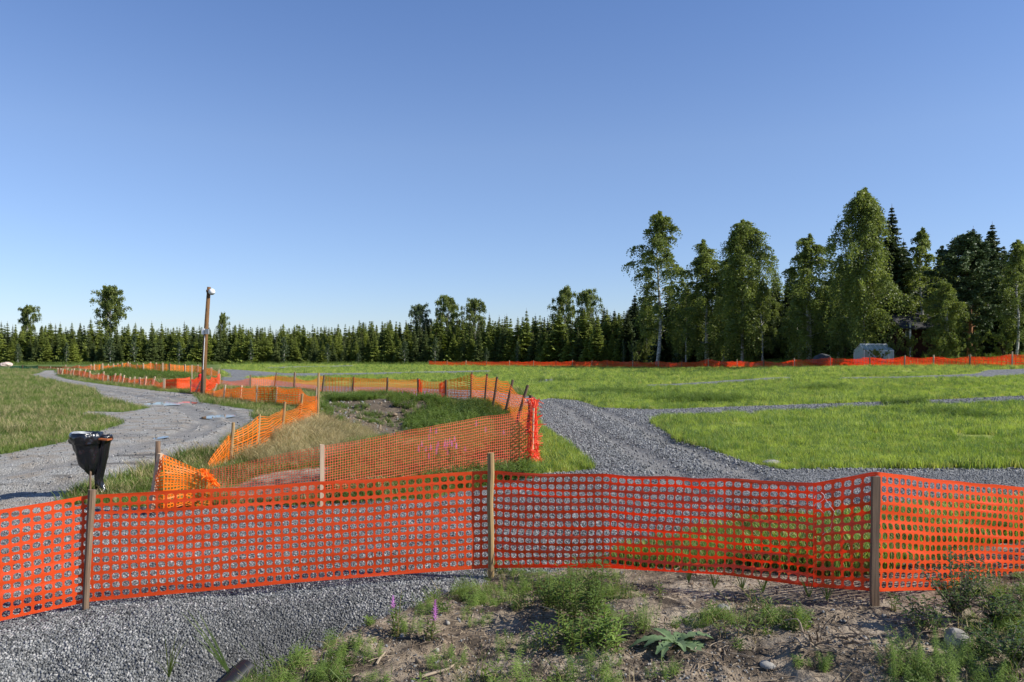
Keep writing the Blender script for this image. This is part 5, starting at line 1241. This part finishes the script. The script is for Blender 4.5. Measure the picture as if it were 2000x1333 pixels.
# weeds on the bank and in the hollow behind
WB = [small_weeds('bank_weed', 8, 'weed', 410+i, .30, .10, .03, 9, .12) for i in range(3)]+[tuft_mesh('bank_weed', M['grass_meadow'], 18, .32, .12, .010, .6, 415)]
def weedzone(nm, n, poly, label, thr=.0, s=(.6, 1.3), vs=WB, sd=90, grass_only=False):
    wp = world_poly(poly); xs_ = [q[0] for q in wp]; ys_ = [q[1] for q in wp]
    x = RG.uniform(min(xs_), max(xs_), n); y = RG.uniform(min(ys_), max(ys_), n); k = (sdpoly(x, y, wp)+fbm(x, y, sd)*1. > 0) & (fbm(x*.9, y*.9, sd+1) > thr-.1+RG.rand(n)*.1)
    x, y = x[k], y[k]; put(scatter(nm, np.stack([x, y, gz(x, y)], -1), RG.uniform(*s, len(x)), np.stack([x*0, x*0, RG.uniform(0, 6.28, len(x))], -1), vs), label, kind='stuff')
weedzone('bank_weeds', 5200, [(632, 778), (750, 772), (860, 781), (960, 792), (1000, 815), (960, 836), (850, 822), (800, 805), (720, 785), (640, 786)], 'dark green weeds along the top of the soil bank', -.05)
weedzone('bank_weeds', 1500, [(780, 800), (960, 810), (990, 835), (900, 865), (820, 850)], 'scattered weeds on the slope of the hollow', .02)
weedzone('hollow_weeds', 3000, [(640, 900), (860, 850), (1000, 830), (1035, 900), (1030, 935), (800, 975), (600, 985)], 'green weeds seen through the fine mesh net', -.05, (.5, 1.))
wp = world_poly([(632, 782), (960, 785), (1030, 850), (860, 900), (640, 905), (560, 880)]); x = RG.uniform(-9, 0, 5200); y = RG.uniform(15, 35, 5200); k = (sdpoly(x, y, wp) > 0) & (fbm(x, y, 95) > -.1); x, y = x[k], y[k]
put(scatter('hollow_rubble', np.stack([x, y, gz(x, y)], -1), .03+.16*RG.rand(len(x))**3, RG.uniform(-PI, PI, (len(x), 3)), CLV), 'clods and rubble on the soil of the hollow', kind='stuff')
weedzone('hollow_weeds', 2600, [(632, 782), (960, 785), (1030, 850), (860, 870), (640, 860)], 'sparse weeds on the soil slope of the hollow', .06, (.4, .9))
weedzone('heap_weeds', 1300, [(195, 733), (215, 724), (260, 722), (300, 729), (360, 733), (380, 742), (300, 740), (240, 742)], 'dark weeds on the low heap inside the left loop', -.2, (1.0, 1.9))
FLV = [stemmed(420+i, 1, .55, .09, .017, 12, .02, 0, flower=1)[2].mesh('flower', M['flower']) for i in range(2)]
for i, (u, v, n_) in enumerate([(870, 935, 7), (880, 925, 6), (862, 915, 5), (960, 895, 3), (845, 930, 4)]):
    plant('fireweed_plant', u, v, A_(seed=90+i, n_st=n_, h=.6, leaf_l=.09, leaf_w=.017, leaves=14, spread=.3, mats=0, flower=n_), 'purple flowering fireweed seen through the fine mesh net', group='fireweeds behind the fine mesh net')
for i, (u, v) in enumerate([(801, 790), (822, 788)]):
    plant('fireweed_plant', u, v, A_(seed=96+i, n_st=5, h=.6, leaf_l=.12, leaf_w=.03, leaves=14, spread=.3, mats=0, flower=3), 'faint purple flowering weed on top of the soil bank', group='flowering weeds on the bank top')

for i, (u, v, wd, n_) in enumerate([(1390, 782, 1.5, 60), (1345, 784, 1.2, 30), (1862, 815, 1.0, 45), (1235, 770, 1.6, 40), (1180, 768, 1.2, 24), (1310, 735, 2.2, 26), (1775, 790, .9, 24), (1090, 745, 1.8, 24), (1600, 760, 1.2, 22)]):
    g = hit(u, v); P = []
    for _ in range(n_*3): x_ = g.x+rnd.gauss(0, wd*.6); y_ = g.y+rnd.gauss(0, wd*.7); P.append(tuple(onground(x_, y_)))
    put(scatter('weed_clump', P, RG.uniform(.7, 1.25, len(P)), [(0, 0, rnd.uniform(0, 6.28)) for _ in P], WB), 'clump of taller dark green weeds in the bright field', kind='stuff')
